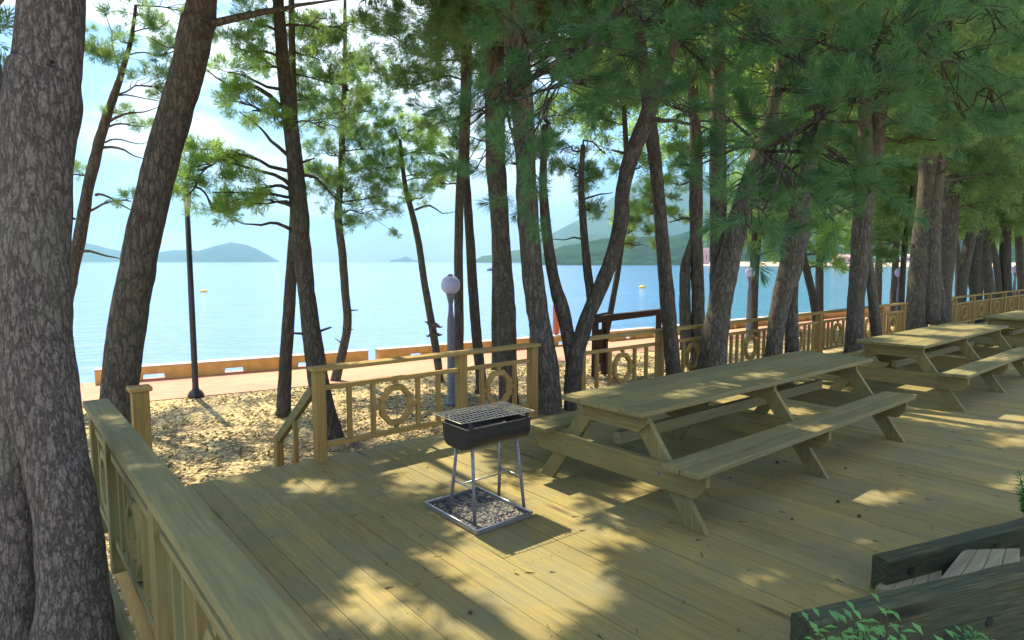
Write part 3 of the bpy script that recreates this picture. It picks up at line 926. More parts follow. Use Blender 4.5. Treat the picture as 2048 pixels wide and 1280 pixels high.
# sunny patches on the deck, table tops and rail (holes cut in the needle tufts so sun lands there)
LIT = [(870, 940, 120, 36, 0), (620, 970, 55, 13, 0), (405, 958, 45, 10, 0), (1100, 1000, 50, 55, 0), (1020, 1125, 180, 60, 0), (1060, 1195, 100, 42, 0),
       (720, 1147, 36, 15, 0), (1225, 1066, 38, 22, 0), (770, 1228, 125, 24, 0), (1010, 1262, 85, 22, 0), (1275, 978, 40, 20, 0), (1035, 1050, 125, 70, 0),
       (1960, 842, 100, 14, 0), (2030, 880, 60, 14, 0), (2040, 962, 60, 14, 0), (1480, 1157, 26, 7, 0), (1725, 1130, 18, 10, 0), (1665, 1165, 34, 6, 0),
       (1790, 985, 45, 8, 0), (1700, 985, 30, 6, 0), (1700, 1080, 22, 8, 0), (1730, 1000, 60, 5, 0),
       (1470, 800, 50, 18, 0), (1560, 822, 60, 10, 0), (1690, 800, 60, 10, 0), (1640, 770, 40, 10, 0), (1780, 826, 60, 6, 0), (1900, 830, 60, 5, 0),
       (1795, 664, 58, 11, .75), (1860, 734, 42, 10, .45), (1930, 712, 24, 4, .45), (1525, 745, 28, 6, .75), (1460, 762, 24, 6, .75), (1400, 775, 26, 6, .75), (1165, 788, 26, 9, .75), (1990, 620, 50, 5, .75),
       (215, 832, 34, 12, .84), (285, 925, 40, 10, .84), (1400, 880, 30, 8, .45), (930, 880, 60, 12, 0), (2000, 760, 50, 9, 0), (2030, 790, 40, 7, 0), (470, 960, 30, 8, 0)]
LW = []; LITGROW = .125
for (px, py, rx, ry, z) in LIT:
    c = gz(px, py, z); ex_ = gz(px+rx, py, z)-c; ey_ = gz(px, py-ry, z)-c
    # landing on z=0 of the ray through this point
    k = z/S.z; c0 = c - S*k
    m = np.array([[ex_.x, ey_.x], [ex_.y, ey_.y]])
    for col_ in (0, 1): m[:, col_] *= 1 + LITGROW/np.linalg.norm(m[:, col_])
    LW.append((np.array([c0.x, c0.y]), np.linalg.inv(m)))


def lit_mask(Pw, grow=1.0):
    """True where the sun ray through point Pw lands in a sunny patch of the deck"""
    k = (Pw[:, 2])/S.z
    q = Pw[:, :2] - np.outer(k, [S.x, S.y])
    wob = .13*np.sin(q[:, 0]*9+q[:, 1]*5) + .14*np.sin(q[:, 0]*17-q[:, 1]*13) + .12*np.sin(q[:, 1]*27+q[:, 0]*23)
    res = np.zeros(len(Pw), bool)
    for c, mi in LW:
        uv = (q-c) @ mi.T
        res |= (uv**2).sum(1) < (grow*(1+wob))**2
    return res


def place(T, P_, D_, S_, rng):
    n = len(P_); k = rng.integers(0, len(T), n)
    Rm = rand_rot(D_, rng)
    V = np.einsum('nij,nabj->nabi', Rm, T[k]*S_[:, None, None, None]) + P_[:, None, None, :]
    return V.reshape(-1, 3, 3)


class Crown:
    def __init__(s): s.v = []

    def tufts(s, T, P_, D_, S_, filt=True, grow=1.15):
        if not len(P_): return
        if filt:
            m = ~lit_mask(P_, grow); P_, D_, S_ = P_[m], D_[m], S_[m]
        if len(P_): s.v.append(place(T, P_, D_, S_, RNG))

    def pad(s, c, r, n, T=None, flat=.5, scale=1.0, filt=True):
        """one irregular, flattened clump of needle tufts: several lobes round the centre"""
        T = TF if T is None else T
        c = np.array(c); lob = int(min(60, max(4, 16*(r/.4)**1.6)))
        C = c + RNG.normal(size=(lob, 3))*np.array([r*.62, r*.62, r*flat*.75])
        k = RNG.integers(0, lob, n)
        off = RNG.normal(size=(n, 3))*np.array([1, 1, .7])*(.035 + r*.075)
        P_ = C[k]+off
        D_ = (P_-c)/max(r, .01) + np.array([0, 0, .55]) + RNG.normal(size=(n, 3))*.35
        s.tufts(T, P_, D_, RNG.uniform(.75, 1.2, n)*scale, filt)
        return C

    def build(s, mat, parent, name='crown'):
        if s.v: return tri_mesh(name, np.concatenate(s.v), mat, parent)


def catmull(pts, sub=5):
    pts = [np.array(p, float) for p in pts]
    P_ = [2*pts[0]-pts[1]] + pts + [2*pts[-1]-pts[-2]]; out = []
    for i in range(1, len(P_)-2):
        p0, p1, p2, p3 = P_[i-1:i+3]
        for k in range(sub):
            t = k/sub
            out.append(.5*((2*p1)+(-p0+p2)*t+(2*p0-5*p1+4*p2-p3)*t*t+(-p0+3*p1-3*p2+p3)*t**3))
    out.append(pts[-1]); return out


def limb(mb, a, b, r0, r1, rng, sag=.12, n=7, sides=6):
    a = Vector(a); b = Vector(b); L = (b-a).length; pts = []
    w1 = Vector((rng.uniform(-1, 1), rng.uniform(-1, 1), rng.uniform(-.4, 1)))*L*.08
    for i in range(n+1):
        t = i/n; p = a.lerp(b, t) + Vector((0, 0, 1))*(math.sin(t*math.pi)*L*sag) + w1*math.sin(t*math.pi*2)
        p += Vector((rng.uniform(-1, 1), rng.uniform(-1, 1), rng.uniform(-1, 1)))*L*.012*(0 < i < n)
        pts.append(p)
    mb.tube(pts, [r0+(r1-r0)*i/n for i in range(n+1)], sides)
    return pts


ORIGIN_TREES = []


def tree(label, stems, clumps=(), depth=10, bark='bark', needles='needles', top=8.2, sides=14, jit=.10, T=None, density=1.0, auto=0, autoz=(3.4, 7.5),
         autor=(.35, .6), autospread=1.7, stubs=0, base=GZ, flare=1.5, group='pines growing along the deck and the promenade', twigs=(), sub=6, shrink=.62, treename='pine_tree', seed=None, azf=None):
    """stems: list of [(px, py, width_px, depth)] from the ground up; clumps: (px, py, radius_px, depth)"""
    rng = random.Random(seed if seed is not None else len(ORIGIN_TREES)*11+5)
    tb = MB(); S3 = []
    root = None
    for si, st_ in enumerate(stems):
        pts = []; rad = []
        for (px, py, wp, dp) in st_:
            q = at(px, py, dp); pts.append(q); rad.append(wp*dp/F/2)
        if si == 0 and pts[0].z > base:                       # carry the stem down into the ground
            d_ = (pts[0]-pts[1]); d_.z = min(d_.z, -.2); d_ = d_/abs(d_.z)
            dz = pts[0].z - (base-.08); d_.x *= .35; d_.y *= .35
            pts.insert(0, pts[0] + d_*dz); rad.insert(0, rad[0]*flare)
        elif si == 0:
            rad[0] *= 1.1
        if st_[-1][1] <= 25 and top:                       # carry it up out of the frame
            d_ = (pts[-1]-pts[-2]).normalized(); q = pts[-1]
            if q.z < top:
                k = max(.6, (top-q.z)); q2 = q + Vector((d_.x*.6, d_.y*.6, 1)).normalized()*k*.5; q3 = q2 + Vector((d_.x*.15, d_.y*.15, 1))*k*.5
                pts += [q2, q3]; rad += [rad[-1]*.72, rad[-1]*.3]
        arr = catmull([(*p, r) for p, r in zip(pts, rad)], sub)
        P3 = [Vector(a[:3]) for a in arr]; R3 = [max(a[3], .006) for a in arr]
        tb.tube(P3, R3, sides, jit=jit); S3.append((P3, R3))
        if root is None: root = P3[0].copy()
    e = empty(treename, (root.x, root.y, base)); tag(e, label, 'tree', group)
    cr = Crown()
    P3, R3 = S3[0]
    allp = [(p, r) for a, b in S3 for p, r in zip(a, b)]
    nat = list(clumps); world = [(at(px, py, dp), rp*dp/F) for (px, py, rp, dp) in nat]
    if auto:
        ups = [(p, r) for p, r in allp if autoz[0]-.8 < p.z < autoz[1]]
        for k in range(auto*2):
            if not ups or len(world)-len(nat) >= auto: break
            p, r = rng.choice(ups); z = max(autoz[0], p.z + rng.uniform(-.2, .9))
            az = rng.uniform(0, 2*math.pi) if azf is None else rng.uniform(*azf)
            dd = rng.uniform(.45, autospread)*(1 - .55*max(0, (z-autoz[0])/(autoz[1]-autoz[0]+1)))
            cpt = Vector((p.x+math.cos(az)*dd, p.y+math.sin(az)*dd, z)); rc = rng.uniform(*autor)
            chk = np.array([p.lerp(cpt, t_) for t_ in (.15, .3, .45, .6, .75, .9, 1.0)])
            if lit_mask(chk, 1.0).any(): continue
            world.append((cpt, rc))
    extra = []
    for c, r in world:
        dist = c.xy.length
        # spring from the nearest fitting point on a stem a little lower
        best = min(allp, key=lambda pr: (pr[0]-c).length + 1.2*max(0, pr[0].z-c.z+.1) + (0 if pr[0].z > 1.2 else 3))
        if extra:
            b2 = min(extra, key=lambda q: (q-c).length + 1.0*max(0, q.z-c.z))
            if (b2-c).length < .62*(best[0]-c).length: best = (b2, .05)
        rb = min(best[1]*.26, .028)
        pts = limb(tb, best[0], c - Vector((0, 0, r*.2)), max(rb, .012), .009, rng, sag=rng.uniform(-.02, .12))
        extra += pts[2:6]
        TT = T if T is not None else (TF if dist < 14 else TFAR)
        nn = int(density*(260 if TT is TF else 130)*(r/.45)**1.7) + 16
        C = cr.pad(c, r, nn, TT, .5)
        if dist > 40: continue
        for q in C[:10]:
            j = rng.randint(3, 6); limb(tb, pts[j], q, .006, .003, rng, .08, 3, 4)
    for (px, py, dp, qx, qy, dq, wpx) in twigs:
        a_ = at(px, py, dp); b_ = at(qx, qy, dq); limb(tb, a_, b_, wpx*dp/F/2, .005, rng, .03, 7, 6)
    for k in range(stubs):
        i = rng.randint(int(len(P3)*.15), int(len(P3)*.7)); a_ = P3[i]; az = rng.uniform(0, 6.28)
        d_ = Vector((math.cos(az), math.sin(az), rng.uniform(-.1, .4))); tb.tube([a_, a_+d_*(R3[i]*1.5+.05), a_+d_*(R3[i]*1.6+rng.uniform(.06, .2))], [.02, .014, .008], 6)
    # everything was laid out in world space: move to the empty
    off = Vector((root.x, root.y, base))
    tb.v = [(x-off.x, y-off.y, z-off.z) for x, y, z in tb.v]
    tb.build('trunk', M[bark], e, True)
    tp = max(allp, key=lambda q: q[0].z)[0]
    ORIGIN_TREES.append((label, e, off, cr, needles, tp))
    return e



T1 = tree('big grey double trunk pine beside the close side rail',
     [[(148,1290,150,2.9),(147,1190,122,2.9),(140,1090,116,2.9),(126,990,112,2.9),(105,890,115,2.9),(86,790,126,2.9),(75,690,122,2.9),(70,600,120,2.9),(70,500,118,2.9),(73,400,120,2.9),(76,280,130,2.9),(86,210,134,2.9),(88,150,124,2.9),(104,0,112,2.9)],
      [(35,1290,92,3.0),(38,1190,80,3.0),(38,1080,78,3.0),(34,950,74,3.0),(26,820,66,3.0),(18,700,60,3.02),(10,580,50,3.05),(4,450,40,3.1),(-4,300,34,3.1),(-14,150,30,3.1),(-24,10,26,3.1)]],
     [(-10,70,40,4.5),(-30,160,40,4.5)], bark='bark_near', sides=40, jit=.07, sub=10, auto=8, autoz=(4.6,7.5), flare=1.1)
T2 = tree('thick leaning pine trunk rising past the end of the side rail',
     [[(236,850,72,6),(238,790,68,6),(257,640,67,6),(282,500,65,6),(316,350,63,6),(351,225,63,6),(378,130,62,6),(394,50,62,6),(404,0,56,6)]],
     [], sides=28, sub=8, jit=.07, auto=10, autoz=(5.0,8), bark='bark_dark', twigs=[(420,48,5.95,720,-4,6.6,16),(400,135,6,300,75,6.6,6)])
tree('thin crooked pine with sparse twigs seen between two thick trunks',
     [[(108,820,26,10),(122,700,25,10),(130,620,24,10),(145,540,24,10),(160,470,23,10),(175,380,20,10),(190,320,20,10),(205,260,18,10),(225,200,15,10),(245,140,11,10),(262,80,8,10),(272,10,6,10)]],
     [(300,168,24,9.8),(330,170,28,10),(232,222,18,10),(196,92,42,9.5),(205,120,30,9.5),(320,50,40,10),(350,95,34,10),(290,250,14,10),(262,400,14,9.8),(150,345,22,10.4),(285,20,34,10),(378,20,36,10.4),(335,195,18,10),(240,80,12,10)],
     top=5.5, bark='bark_dark', density=.75, twigs=[(206,295,10,300,320,9.8,6),(192,390,10,272,421,9.8,6),(210,285,10,294,285,10,4),(158,505,10,248,518,9.8,7),(150,438,10,118,437,10,5),(215,245,10,322,212,10,6),(240,150,10,208,15,10,4),(230,190,10,330,205,10,4)])
tree('slender straight pine just left of the curving one by the stair handrail',
     [[(567,832,26,9.3),(570,740,26,9.3),(577,640,24,9.3),(583,540,22,9.3),(588,440,18,9.3),(590,300,15,9.3),(585,150,14,9.3),(583,0,12,9.3)]],
     [(640,110,50,9.8),(620,190,40,9.9),(650,250,36,10),(700,60,46,10),(545,20,34,9.6),(600,70,36,9.6),(665,160,40,9.8)], auto=5, autoz=(6.2,7.6), bark='bark_dark')
tree('curving pine trunk behind the corner post of the deck rail, with bright low boughs',
     [[(662,870,48,8.2),(640,780,42,8.2),(628,700,40,8.2),(615,600,34,8.2),(604,500,36,8.2),(598,420,36,8.2),(590,330,32,8.2),(580,240,30,8.2),(568,150,26,8.2),(562,80,24,8.2),(556,0,22,8.2)]],
     [(505,212,42,7.8),(548,236,30,7.9),(478,200,26,7.6),(430,302,38,7.6),(398,335,36,7.5),(475,318,28,7.7),(372,385,36,7.4),(362,350,22,7.4),(440,420,24,7.7),(462,398,34,7.8),(535,392,34,8),(492,372,24,8),(470,85,40,7.8),(525,125,46,8.2),(640,50,36,8.6),(500,35,34,8),(455,140,20,7.8)],
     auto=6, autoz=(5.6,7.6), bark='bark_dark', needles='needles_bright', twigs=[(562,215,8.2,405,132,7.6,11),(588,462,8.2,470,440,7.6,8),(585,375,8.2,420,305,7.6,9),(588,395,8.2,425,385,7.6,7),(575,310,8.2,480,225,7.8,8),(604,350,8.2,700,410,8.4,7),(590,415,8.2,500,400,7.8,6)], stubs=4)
tree('wavy thin pine between the curving trunk and the globe lamp',
     [[(672,755,20,12),(688,690,18,12),(695,640,17,12),(690,580,16,12),(684,500,16,12),(676,430,15,12),(682,350,13,12),(685,250,12,12),(690,150,10,12),(690,60,8,12),(690,0,6,12)]],
     [(690,250,55,12),(640,215,42,12),(730,290,45,12),(700,370,48,11.8),(650,372,38,11.8),(745,420,38,12),(700,440,24,12),(760,335,32,12.2),(700,170,50,12),(770,385,30,12),(735,215,40,12),(618,350,30,11.8),(655,300,34,12),(720,130,40,12)], top=6, stubs=3)
tree('thin pine leaning away behind the globe lamp, with dark stubs on its trunk',
     [[(880,760,16,12),(872,700,16,12),(862,640,15,12),(848,560,14,12),(838,490,13,12),(825,430,12,12),(812,380,10,12),(805,330,8,12),(800,280,6,12)]],
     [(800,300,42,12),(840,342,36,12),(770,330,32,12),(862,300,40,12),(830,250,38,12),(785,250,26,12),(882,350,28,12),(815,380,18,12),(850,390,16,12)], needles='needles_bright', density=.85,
     twigs=[(864,652,12,886,653,11.8,14),(864,648,12,848,644,12.2,12),(866,672,12,885,668,11.8,14),(868,672,12,852,670,12.2,12),(830,420,12,915,422,11.8,5)])
tree('tall straight reddish pine directly behind the nearest globe lamp',
     [[(918,740,20,10.5),(918,640,19,10.5),(917,500,18,10.5),(920,380,17,10.5),(928,250,17,10.5),(930,120,17,10.5),(929,0,16,10.5)]],
     [(850,120,52,11),(900,180,48,11),(870,60,54,11),(820,165,40,11),(880,235,40,11),(965,120,34,11),(800,95,36,11),(915,290,34,11),(850,15,40,11),(770,55,36,11),(780,170,30,11),(745,130,26,11)], auto=4, autoz=(5.6,7.5))
tree('slim pine right of the globe lamp, second of the close pair',
     [[(962,760,22,11),(954,680,21,11),(946,580,20,11),(940,480,18,11),(935,400,17,11),(932,330,14,11),(936,200,12,11),(940,60,10,11),(942,0,9,11)]],
     [(960,60,50,11.5),(990,150,40,11.5),(880,360,24,11)], top=6.5, bark='bark_dark')
tree('straight medium pine behind the rail ring, left of the thick trunk at the rail gap',
     [[(1018,810,42,9),(1014,720,40,9),(1012,620,40,9),(1004,520,38,9),(998,420,38,9),(992,330,40,9),(990,230,40,9),(990,150,38,9),(990,80,34,9),(985,0,30,9)],
      [(990,740,15,9.6),(990,650,14,9.6),(990,540,12,9.6),(992,420,10,9.4)]],
     [(1040,40,50,9.5),(940,30,50,9.5),(1010,200,30,9.8)], auto=9, autoz=(4.9,7.5))
tree('thick pine trunk standing in the gap between the two rails, nearest the table',
     [[(1096,828,60,7.4),(1092,760,54,7.4),(1086,700,50,7.4),(1078,640,44,7.4),(1066,560,44,7.4),(1060,480,42,7.4),(1054,400,42,7.4),(1052,330,40,7.4),(1048,250,44,7.4),(1040,160,48,7.4),(1030,80,46,7.4),(1024,0,44,7.4)]],
     [], sides=22, sub=8, auto=12, autoz=(4.9,7.6), stubs=3)
tree('forked pine with two crooked stems rising from the rail gap',
     [[(1146,822,38,7.5),(1146,770,35,7.5),(1150,715,34,7.5),(1162,675,33,7.5),(1182,618,30,7.5),(1207,560,30,7.5),(1229,500,30,7.5),(1242,440,30,7.5),(1246,380,30,7.5),(1264,310,32,7.5),(1292,240,34,7.5),(1315,170,28,7.5),(1340,110,24,7.5),(1368,40,22,7.5),(1385,0,20,7.5)],
      [(1147,730,30,7.5),(1134,660,27,7.55),(1124,618,30,7.55),(1108,560,24,7.6),(1098,500,22,7.6),(1090,430,20,7.6),(1086,360,16,7.6),(1090,250,12,7.6)],
      [(1184,612,18,7.5),(1174,530,17,7.7),(1166,440,15,7.9),(1162,370,12,8),(1166,290,9,8)]],
     [(1150,340,40,8.6),(1190,360,34,8.6),(1120,300,34,8.8),(1180,420,22,8.4),(1210,300,36,9)], sides=18, sub=7, auto=7, autoz=(4.9,7.4), bark='bark_dark', stubs=3,
     twigs=[(1300,238,7.5,1420,258,7.2,12),(1308,222,7.5,1385,140,7.4,10),(1165,400,8,1225,385,8.2,5),(1170,480,8,1105,478,8.2,4)])
tree('very thin dark pine behind the forked one, hung with brownish tufts',
     [[(1208,700,12,13),(1222,620,12,13),(1236,540,12,13),(1248,440,12,13),(1254,360,11,13),(1250,250,10,13),(1245,150,9,13)]],
     [(1268,455,22,13),(1282,485,20,13),(1262,425,20,13),(1230,200,46,13),(1190,230,42,13),(1150,200,46,13),(1100,240,40,13),(1130,130,50,13),(1210,120,50,13),(1280,330,30,13)], bark='bark_dark', T=TFAR)
tree('pine trunk standing before the long rail, first beyond the rail gap',
     [[(1347,760,31,8.3),(1342,690,30,8.3),(1335,600,30,8.3),(1328,520,27,8.3),(1320,430,26,8.3),(1312,340,26,8.3),(1302,260,26,8.3),(1292,170,26,8.3),(1280,90,24,8.3),(1268,0,22,8.3)]],
     [(1300,400,26,9.5)], sides=18, auto=8, autoz=(4.9,7.4), bark='bark_dark', stubs=2)
tree('straight pine behind the long rail with a short broken stem beside it',
     [[(1396,690,28,11),(1396,600,26,11),(1393,500,25,11),(1392,400,26,11),(1392,300,24,11),(1385,150,20,11),(1380,0,18,11)],
      [(1372,700,24,11),(1370,600,22,11),(1370,540,21,11),(1376,508,15,11),(1386,470,9,11)]],
     [(1350,360,36,12),(1340,440,26,12),(1370,300,40,12),(1300,420,30,12),(1290,380,24,12)], needles='needles_bright', auto=8, autoz=(3.9,7), autor=(.3,.5))
tree('pine splitting into an upright and a right leaning stem behind the near table',
     [[(1424,735,58,8.8),(1432,660,50,8.8),(1442,600,46,8.8),(1458,520,44,8.8),(1475,450,42,8.8),(1492,390,38,8.8),(1515,320,32,8.8),(1540,240,28,8.8),(1560,150,24,8.8),(1580,20,20,8.8)],
      [(1428,690,30,8.8),(1433,620,32,8.9),(1436,540,32,9),(1436,450,32,9),(1436,330,32,9),(1436,200,30,9),(1436,80,26,9),(1436,0,24,9)]],
     [], sides=20, auto=10, autoz=(4.6,7.4))
tree('thin dark pine right behind the second globe lamp',
     [[(1509,690,14,19),(1508,600,14,19),(1507,500,14,19),(1509,430,14,19),(1510,300,12,19),(1505,150,10,19),(1505,0,9,19)]],
     [(1490,300,40,19),(1530,340,40,19),(1535,460,34,19),(1550,500,26,19),(1480,480,20,19)], needles='needles_bright', auto=6, autoz=(4,9), top=10, bark='bark_dark', T=TFAR, autor=(.5,.9))
tree('sharply bent pine with reddish upper limb crossing the canopy',
     [[(1546,712,32,9.6),(1554,645,34,9.6),(1566,585,38,9.6),(1580,540,44,9.6),(1590,480,48,9.6),(1600,420,42,9.6),(1612,360,32,9.6),(1624,300,28,9.6),(1640,240,26,9.6),(1668,170,28,9.6),(1705,110,30,9.6),(1745,50,30,9.6),(1775,0,28,9.6)],
      [(1584,705,26,10),(1583,620,25,10),(1585,560,22,9.9),(1590,500,18,9.8)]],
     [], sides=20, auto=9, autoz=(4.8,7.4), stubs=2)
tree('short thin leaning pine between the bent one and the paired trunk',
     [[(1634,665,17,13),(1629,610,16,13),(1618,560,15,13),(1606,510,14,13),(1598,470,12,13),(1592,380,10,13)]],
     [(1640,500,34,13),(1670,480,30,13.5),(1620,470,30,13),(1655,525,20,13.2),(1600,420,34,13)], bark='bark_dark', needles='needles_bright', T=TFAR)
tree('paired pine trunk standing before the rail left of the second table',
     [[(1709,672,33,11.4),(1712,600,32,11.4),(1718,540,34,11.4),(1722,480,36,11.4),(1728,400,36,11.4),(1731,320,30,11.4),(1730,230,26,11.4),(1728,120,22,11.4),(1722,0,20,11.4)],
      [(1734,400,28,11.4),(1750,310,30,11.4),(1760,220,26,11.4),(1775,120,22,11.4),(1785,0,18,11.4)],
      [(1754,675,20,11.6),(1746,600,18,11.5),(1737,530,16,11.5),(1728,470,14,11.4)]],
     [], sides=18, auto=12, autoz=(4.0,7.4), stubs=2)
tree('very slim dark pine just left of the thick double trunk',
     [[(1802,640,11,18),(1806,540,11,18),(1812,470,10,18),(1825,380,9,18),(1834,290,8,18)]],
     [(1780,420,34,18),(1800,470,30,18),(1765,480,28,18),(1770,520,20,18),(1820,330,40,18),(1790,360,36,18)], bark='bark_dark', T=TFAR)
tree('thickest double trunk pine filling the gap before the distant rail',
     [[(1831,650,42,14.3),(1837,560,38,14.3),(1845,470,36,14.3),(1853,400,34,14.3),(1862,300,36,14.3),(1868,200,34,14.3),(1872,100,28,14.3),(1875,0,24,14.3)],
      [(1860,648,36,14.2),(1863,560,34,14.2),(1864,470,30,14.2),(1872,380,26,14.2),(1885,280,22,14.2),(1895,150,18,14.2)],
      [(1884,640,14,14.6),(1880,590,16,14.5),(1872,540,18,14.4),(1868,500,18,14.3)]],
     [], sides=20, auto=14, autoz=(3.6,8), autor=(.45,.75), autospread=2.4, bark='bark')
tree('upright pine just right of the thickest double trunk, behind the distant rail',
     [[(1889,600,25,15.5),(1893,540,26,15.5),(1900,470,28,15.5),(1903,380,26,15.5),(1908,300,24,15.5),(1912,220,22,15.5),(1905,100,18,15.5),(1900,0,16,15.5)]],
     [(1985,420,40,16)], auto=12, autoz=(3.8,8.5), autor=(.45,.75), autospread=2.2, twigs=[(1912,330,15.5,2060,292,15,10)])
tree('curved pine leaning right, first of the slim cluster above the distant rail',
     [[(1921,600,20,19),(1927,545,20,19),(1938,490,20,19),(1952,440,18,19),(1964,395,14,19),(1976,320,12,19),(1985,200,10,19)]], [], auto=9, autoz=(3.8,8.5), autor=(.5,.8), T=TFAR, autospread=2.2)
tree('dark pine curving left, second of the slim cluster above the distant rail',
     [[(1952,600,21,20),(1948,545,22,20),(1954,480,20,20),(1965,430,16,20),(1958,350,14,20),(1950,230,12,20),(1948,0,10,20)]], [], auto=9, autoz=(3.8,9), autor=(.5,.8), T=TFAR, bark='bark_dark', autospread=2.2)
tree('bowed pine, third of the slim cluster above the distant rail',
     [[(1980,595,20,21),(1974,540,19,21),(1969,480,17,21),(1960,430,13,21),(1950,380,10,21)]], [], auto=7, autoz=(3,6), autor=(.5,.8), T=TFAR, autospread=2)
tree('thinnest pine of the cluster above the distant rail',
     [[(1998,590,12,23),(1993,530,12,23),(1982,480,12,23),(1976,430,10,23),(1975,300,8,23)]], [], auto=8, autoz=(4,9), autor=(.5,.9), T=TFAR, autospread=2.4)
tree('straight dark pine just left of the farthest globe lamp',
     [[(2013,590,19,23),(2010,520,20,23),(2012,450,18,23),(2015,380,16,23),(2020,250,14,23),(2022,0,12,23)]], [], auto=9, autoz=(4,10), autor=(.5,.9), T=TFAR, bark='bark_dark', top=10.5, autospread=2.4)
tree('slim pine at the picture edge right of the farthest globe lamp',
     [[(2043,590,14,25),(2040,520,14,25),(2037,450,14,25),(2045,380,14,25),(2050,250,12,25),(2050,0,10,25)]], [(2048,345,30,24)], auto=10, autoz=(4,10), autor=(.5,.9), T=TFAR, top=10.5, autospread=2.4)


def w2p(x, y, z, w):
    v = Vector((x, y, z-H)); d = v.dot(Vector(FW)); return (CX+F*v.dot(Vector(RT))/d, CY-F*v.dot(Vector(UP))/d, w*F/d, d)


rr = random.Random(21)
FAR = [(21, 9.5), (24.5, 8.6), (27, 10.0), (30.5, 7.6), (34, 9.2), (38, 7.2), (43, 8.6), (50, 7.0), (58, 8), (19.5, 11), (31, 3.8), (37, 4.6), (44, 3), (52, 4.5)]
LBL = ['background pine on the quay side behind the leaning trunks', 'background pine with a pale trunk beyond the middle of the long rail', 'background pine close to the sea beyond the long rail end',
       'background pine behind the cluster of slim trunks', 'background pine next to the sea behind the cluster of slim trunks', 'far pine in line with the distant rail',
       'far pine on the quay side past the distant rail', 'remote pine near the vanishing end of the promenade', 'last pine along the promenade',
       'background pine at the quay edge behind the second globe lamp', 'far pine on the deck beyond the farthest table', 'far pine on the deck end, right of the others',
       'remote pine beyond the deck on the land side', 'remote pine at the far land side']
for (x, y), lb in zip(FAR, LBL):
    lx, ly = rr.uniform(-1.2, 1.2), rr.uniform(-.8, .8); h = rr.uniform(8.5, 10.5); d0 = rr.uniform(.22, .34)
    st_ = [w2p(x, y, GZ, d0), w2p(x+lx*.15, y+ly*.1, 1.2, d0*.9), w2p(x+lx*.1, y+ly*.4, 3, d0*.75), w2p(x+lx*.7, y+ly*.9, 5.2, d0*.55), w2p(x+lx, y+ly, h, .07)]
    tree(lb, [st_], [], T=TFAR, auto=20, autoz=(3.0, h), autor=(.6, 1.0), autospread=2.6, top=0, sides=10, bark=rr.choice(['bark', 'bark_dark']), needles=rr.choice(['needles', 'needles', 'needles_bright']), density=.62)

# the pine whose boughs hang in front of the view, rooted on the bank to the right
NEAR = [(940,250,58,3.7),(1000,300,62,3.6),(1068,385,44,3.6),(962,185,50,3.8),(1042,325,52,3.6),(1115,140,80,3.8),(1180,60,90,3.9),(1255,30,84,3.8),(1065,60,80,3.9),(1290,110,72,3.8),
        (1400,40,100,3.6),(1420,150,84,3.6),(1500,60,100,3.5),(1560,180,100,3.4),(1510,275,84,3.4),(1450,385,66,3.5),(1525,420,54,3.4),(1600,400,56,3.3),(1680,425,54,3.3),(1742,385,44,3.3),
        (1640,240,64,3.3),(1720,200,64,3.2),(1785,150,74,3.2),(1850,60,100,3.2),(1930,120,84,3.2),(1990,60,90,3.1),(1985,205,60,3.3),(1900,225,50,3.4),(1650,80,84,3.4),(1750,60,84,3.3),
        (1345,205,54,3.7),(1585,340,54,3.4),(1100,250,50,3.8),(1010,110,60,3.9),(1170,170,60,3.8),(1700,330,40,3.4),(1380,330,44,3.6),(1490,470,30,3.5)]
near_st = [w2p(4.3, .1, 0, .3), w2p(4.25, .15, 1.5, .27), w2p(4.1, .3, 3, .24), w2p(3.9, .6, 4.4, .18), w2p(3.9, .9, 6, .12), w2p(3.9, 1.0, 7.6, .05)]


def near_tree():
    rng = random.Random(4)
    tb = MB(); P3 = [at(*q[:2], q[3]) for q in near_st]; arr = catmull([(*p, q[2]*q[3]/F/2) for p, q in zip(P3, near_st)], 6)
    P3 = [Vector(a[:3]) for a in arr]; R3 = [a[3] for a in arr]; tb.tube(P3, R3, 18, jit=.08)
    root = P3[0]; e = empty('pine_tree', (root.x, root.y, 0)); tag(e, 'dark overhanging pine whose long needled boughs hang close above the tables', 'tree', 'pines growing along the deck and the promenade')
    cr = Crown()
    # four main boughs, then side boughs to each clump
    mains = []
    for (px, py, dp, z0) in ((1010, 200, 3.75, 3.9), (1330, 60, 3.8, 4.1), (1520, 300, 3.45, 3.5), (1780, 90, 3.25, 3.7)):
        b = at(px, py, dp); a = min(P3, key=lambda q: abs(q.z-z0))
        mains.append(limb(tb, a, b, .042, .014, rng, .1, 12, 8))
    allm = [q for m_ in mains for q in m_[2:]]
    for (px, py, rp, dp) in NEAR:
        c = at(px, py, dp + rng.uniform(-.25, .25)); r = rp*dp/F
        a = rng.choice(sorted(allm, key=lambda q: (q-c).length)[:3])
        pts = limb(tb, a, c, .010, .005, rng, .05, 6, 6)
        n = int(4 + 62*r*r/.05*.17)
        lob = RNG.normal(size=(n, 3))*np.array([r*.55, r*.55, r*.34])
        for q in lob:
            tip = Vector(np.array(c)+q); limb(tb, pts[rng.randint(2, 6)], tip, .004, .003, rng, .05, 3, 5)
        D_ = lob/np.linalg.norm(lob, axis=1, keepdims=True) + np.array([0, 0, .25]) + RNG.normal(size=(n, 3))*.3
        cr.tufts(TN, lob+np.array(c), D_, RNG.uniform(.75, 1.15, n), True, .9)
    off = Vector((root.x, root.y, 0)); tb.v = [(x-off.x, y-off.y, z-off.z) for x, y, z in tb.v]
    tb.build('trunk', M['bark_dark'], e, True)
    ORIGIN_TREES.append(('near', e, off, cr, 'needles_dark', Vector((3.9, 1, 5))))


near_tree()

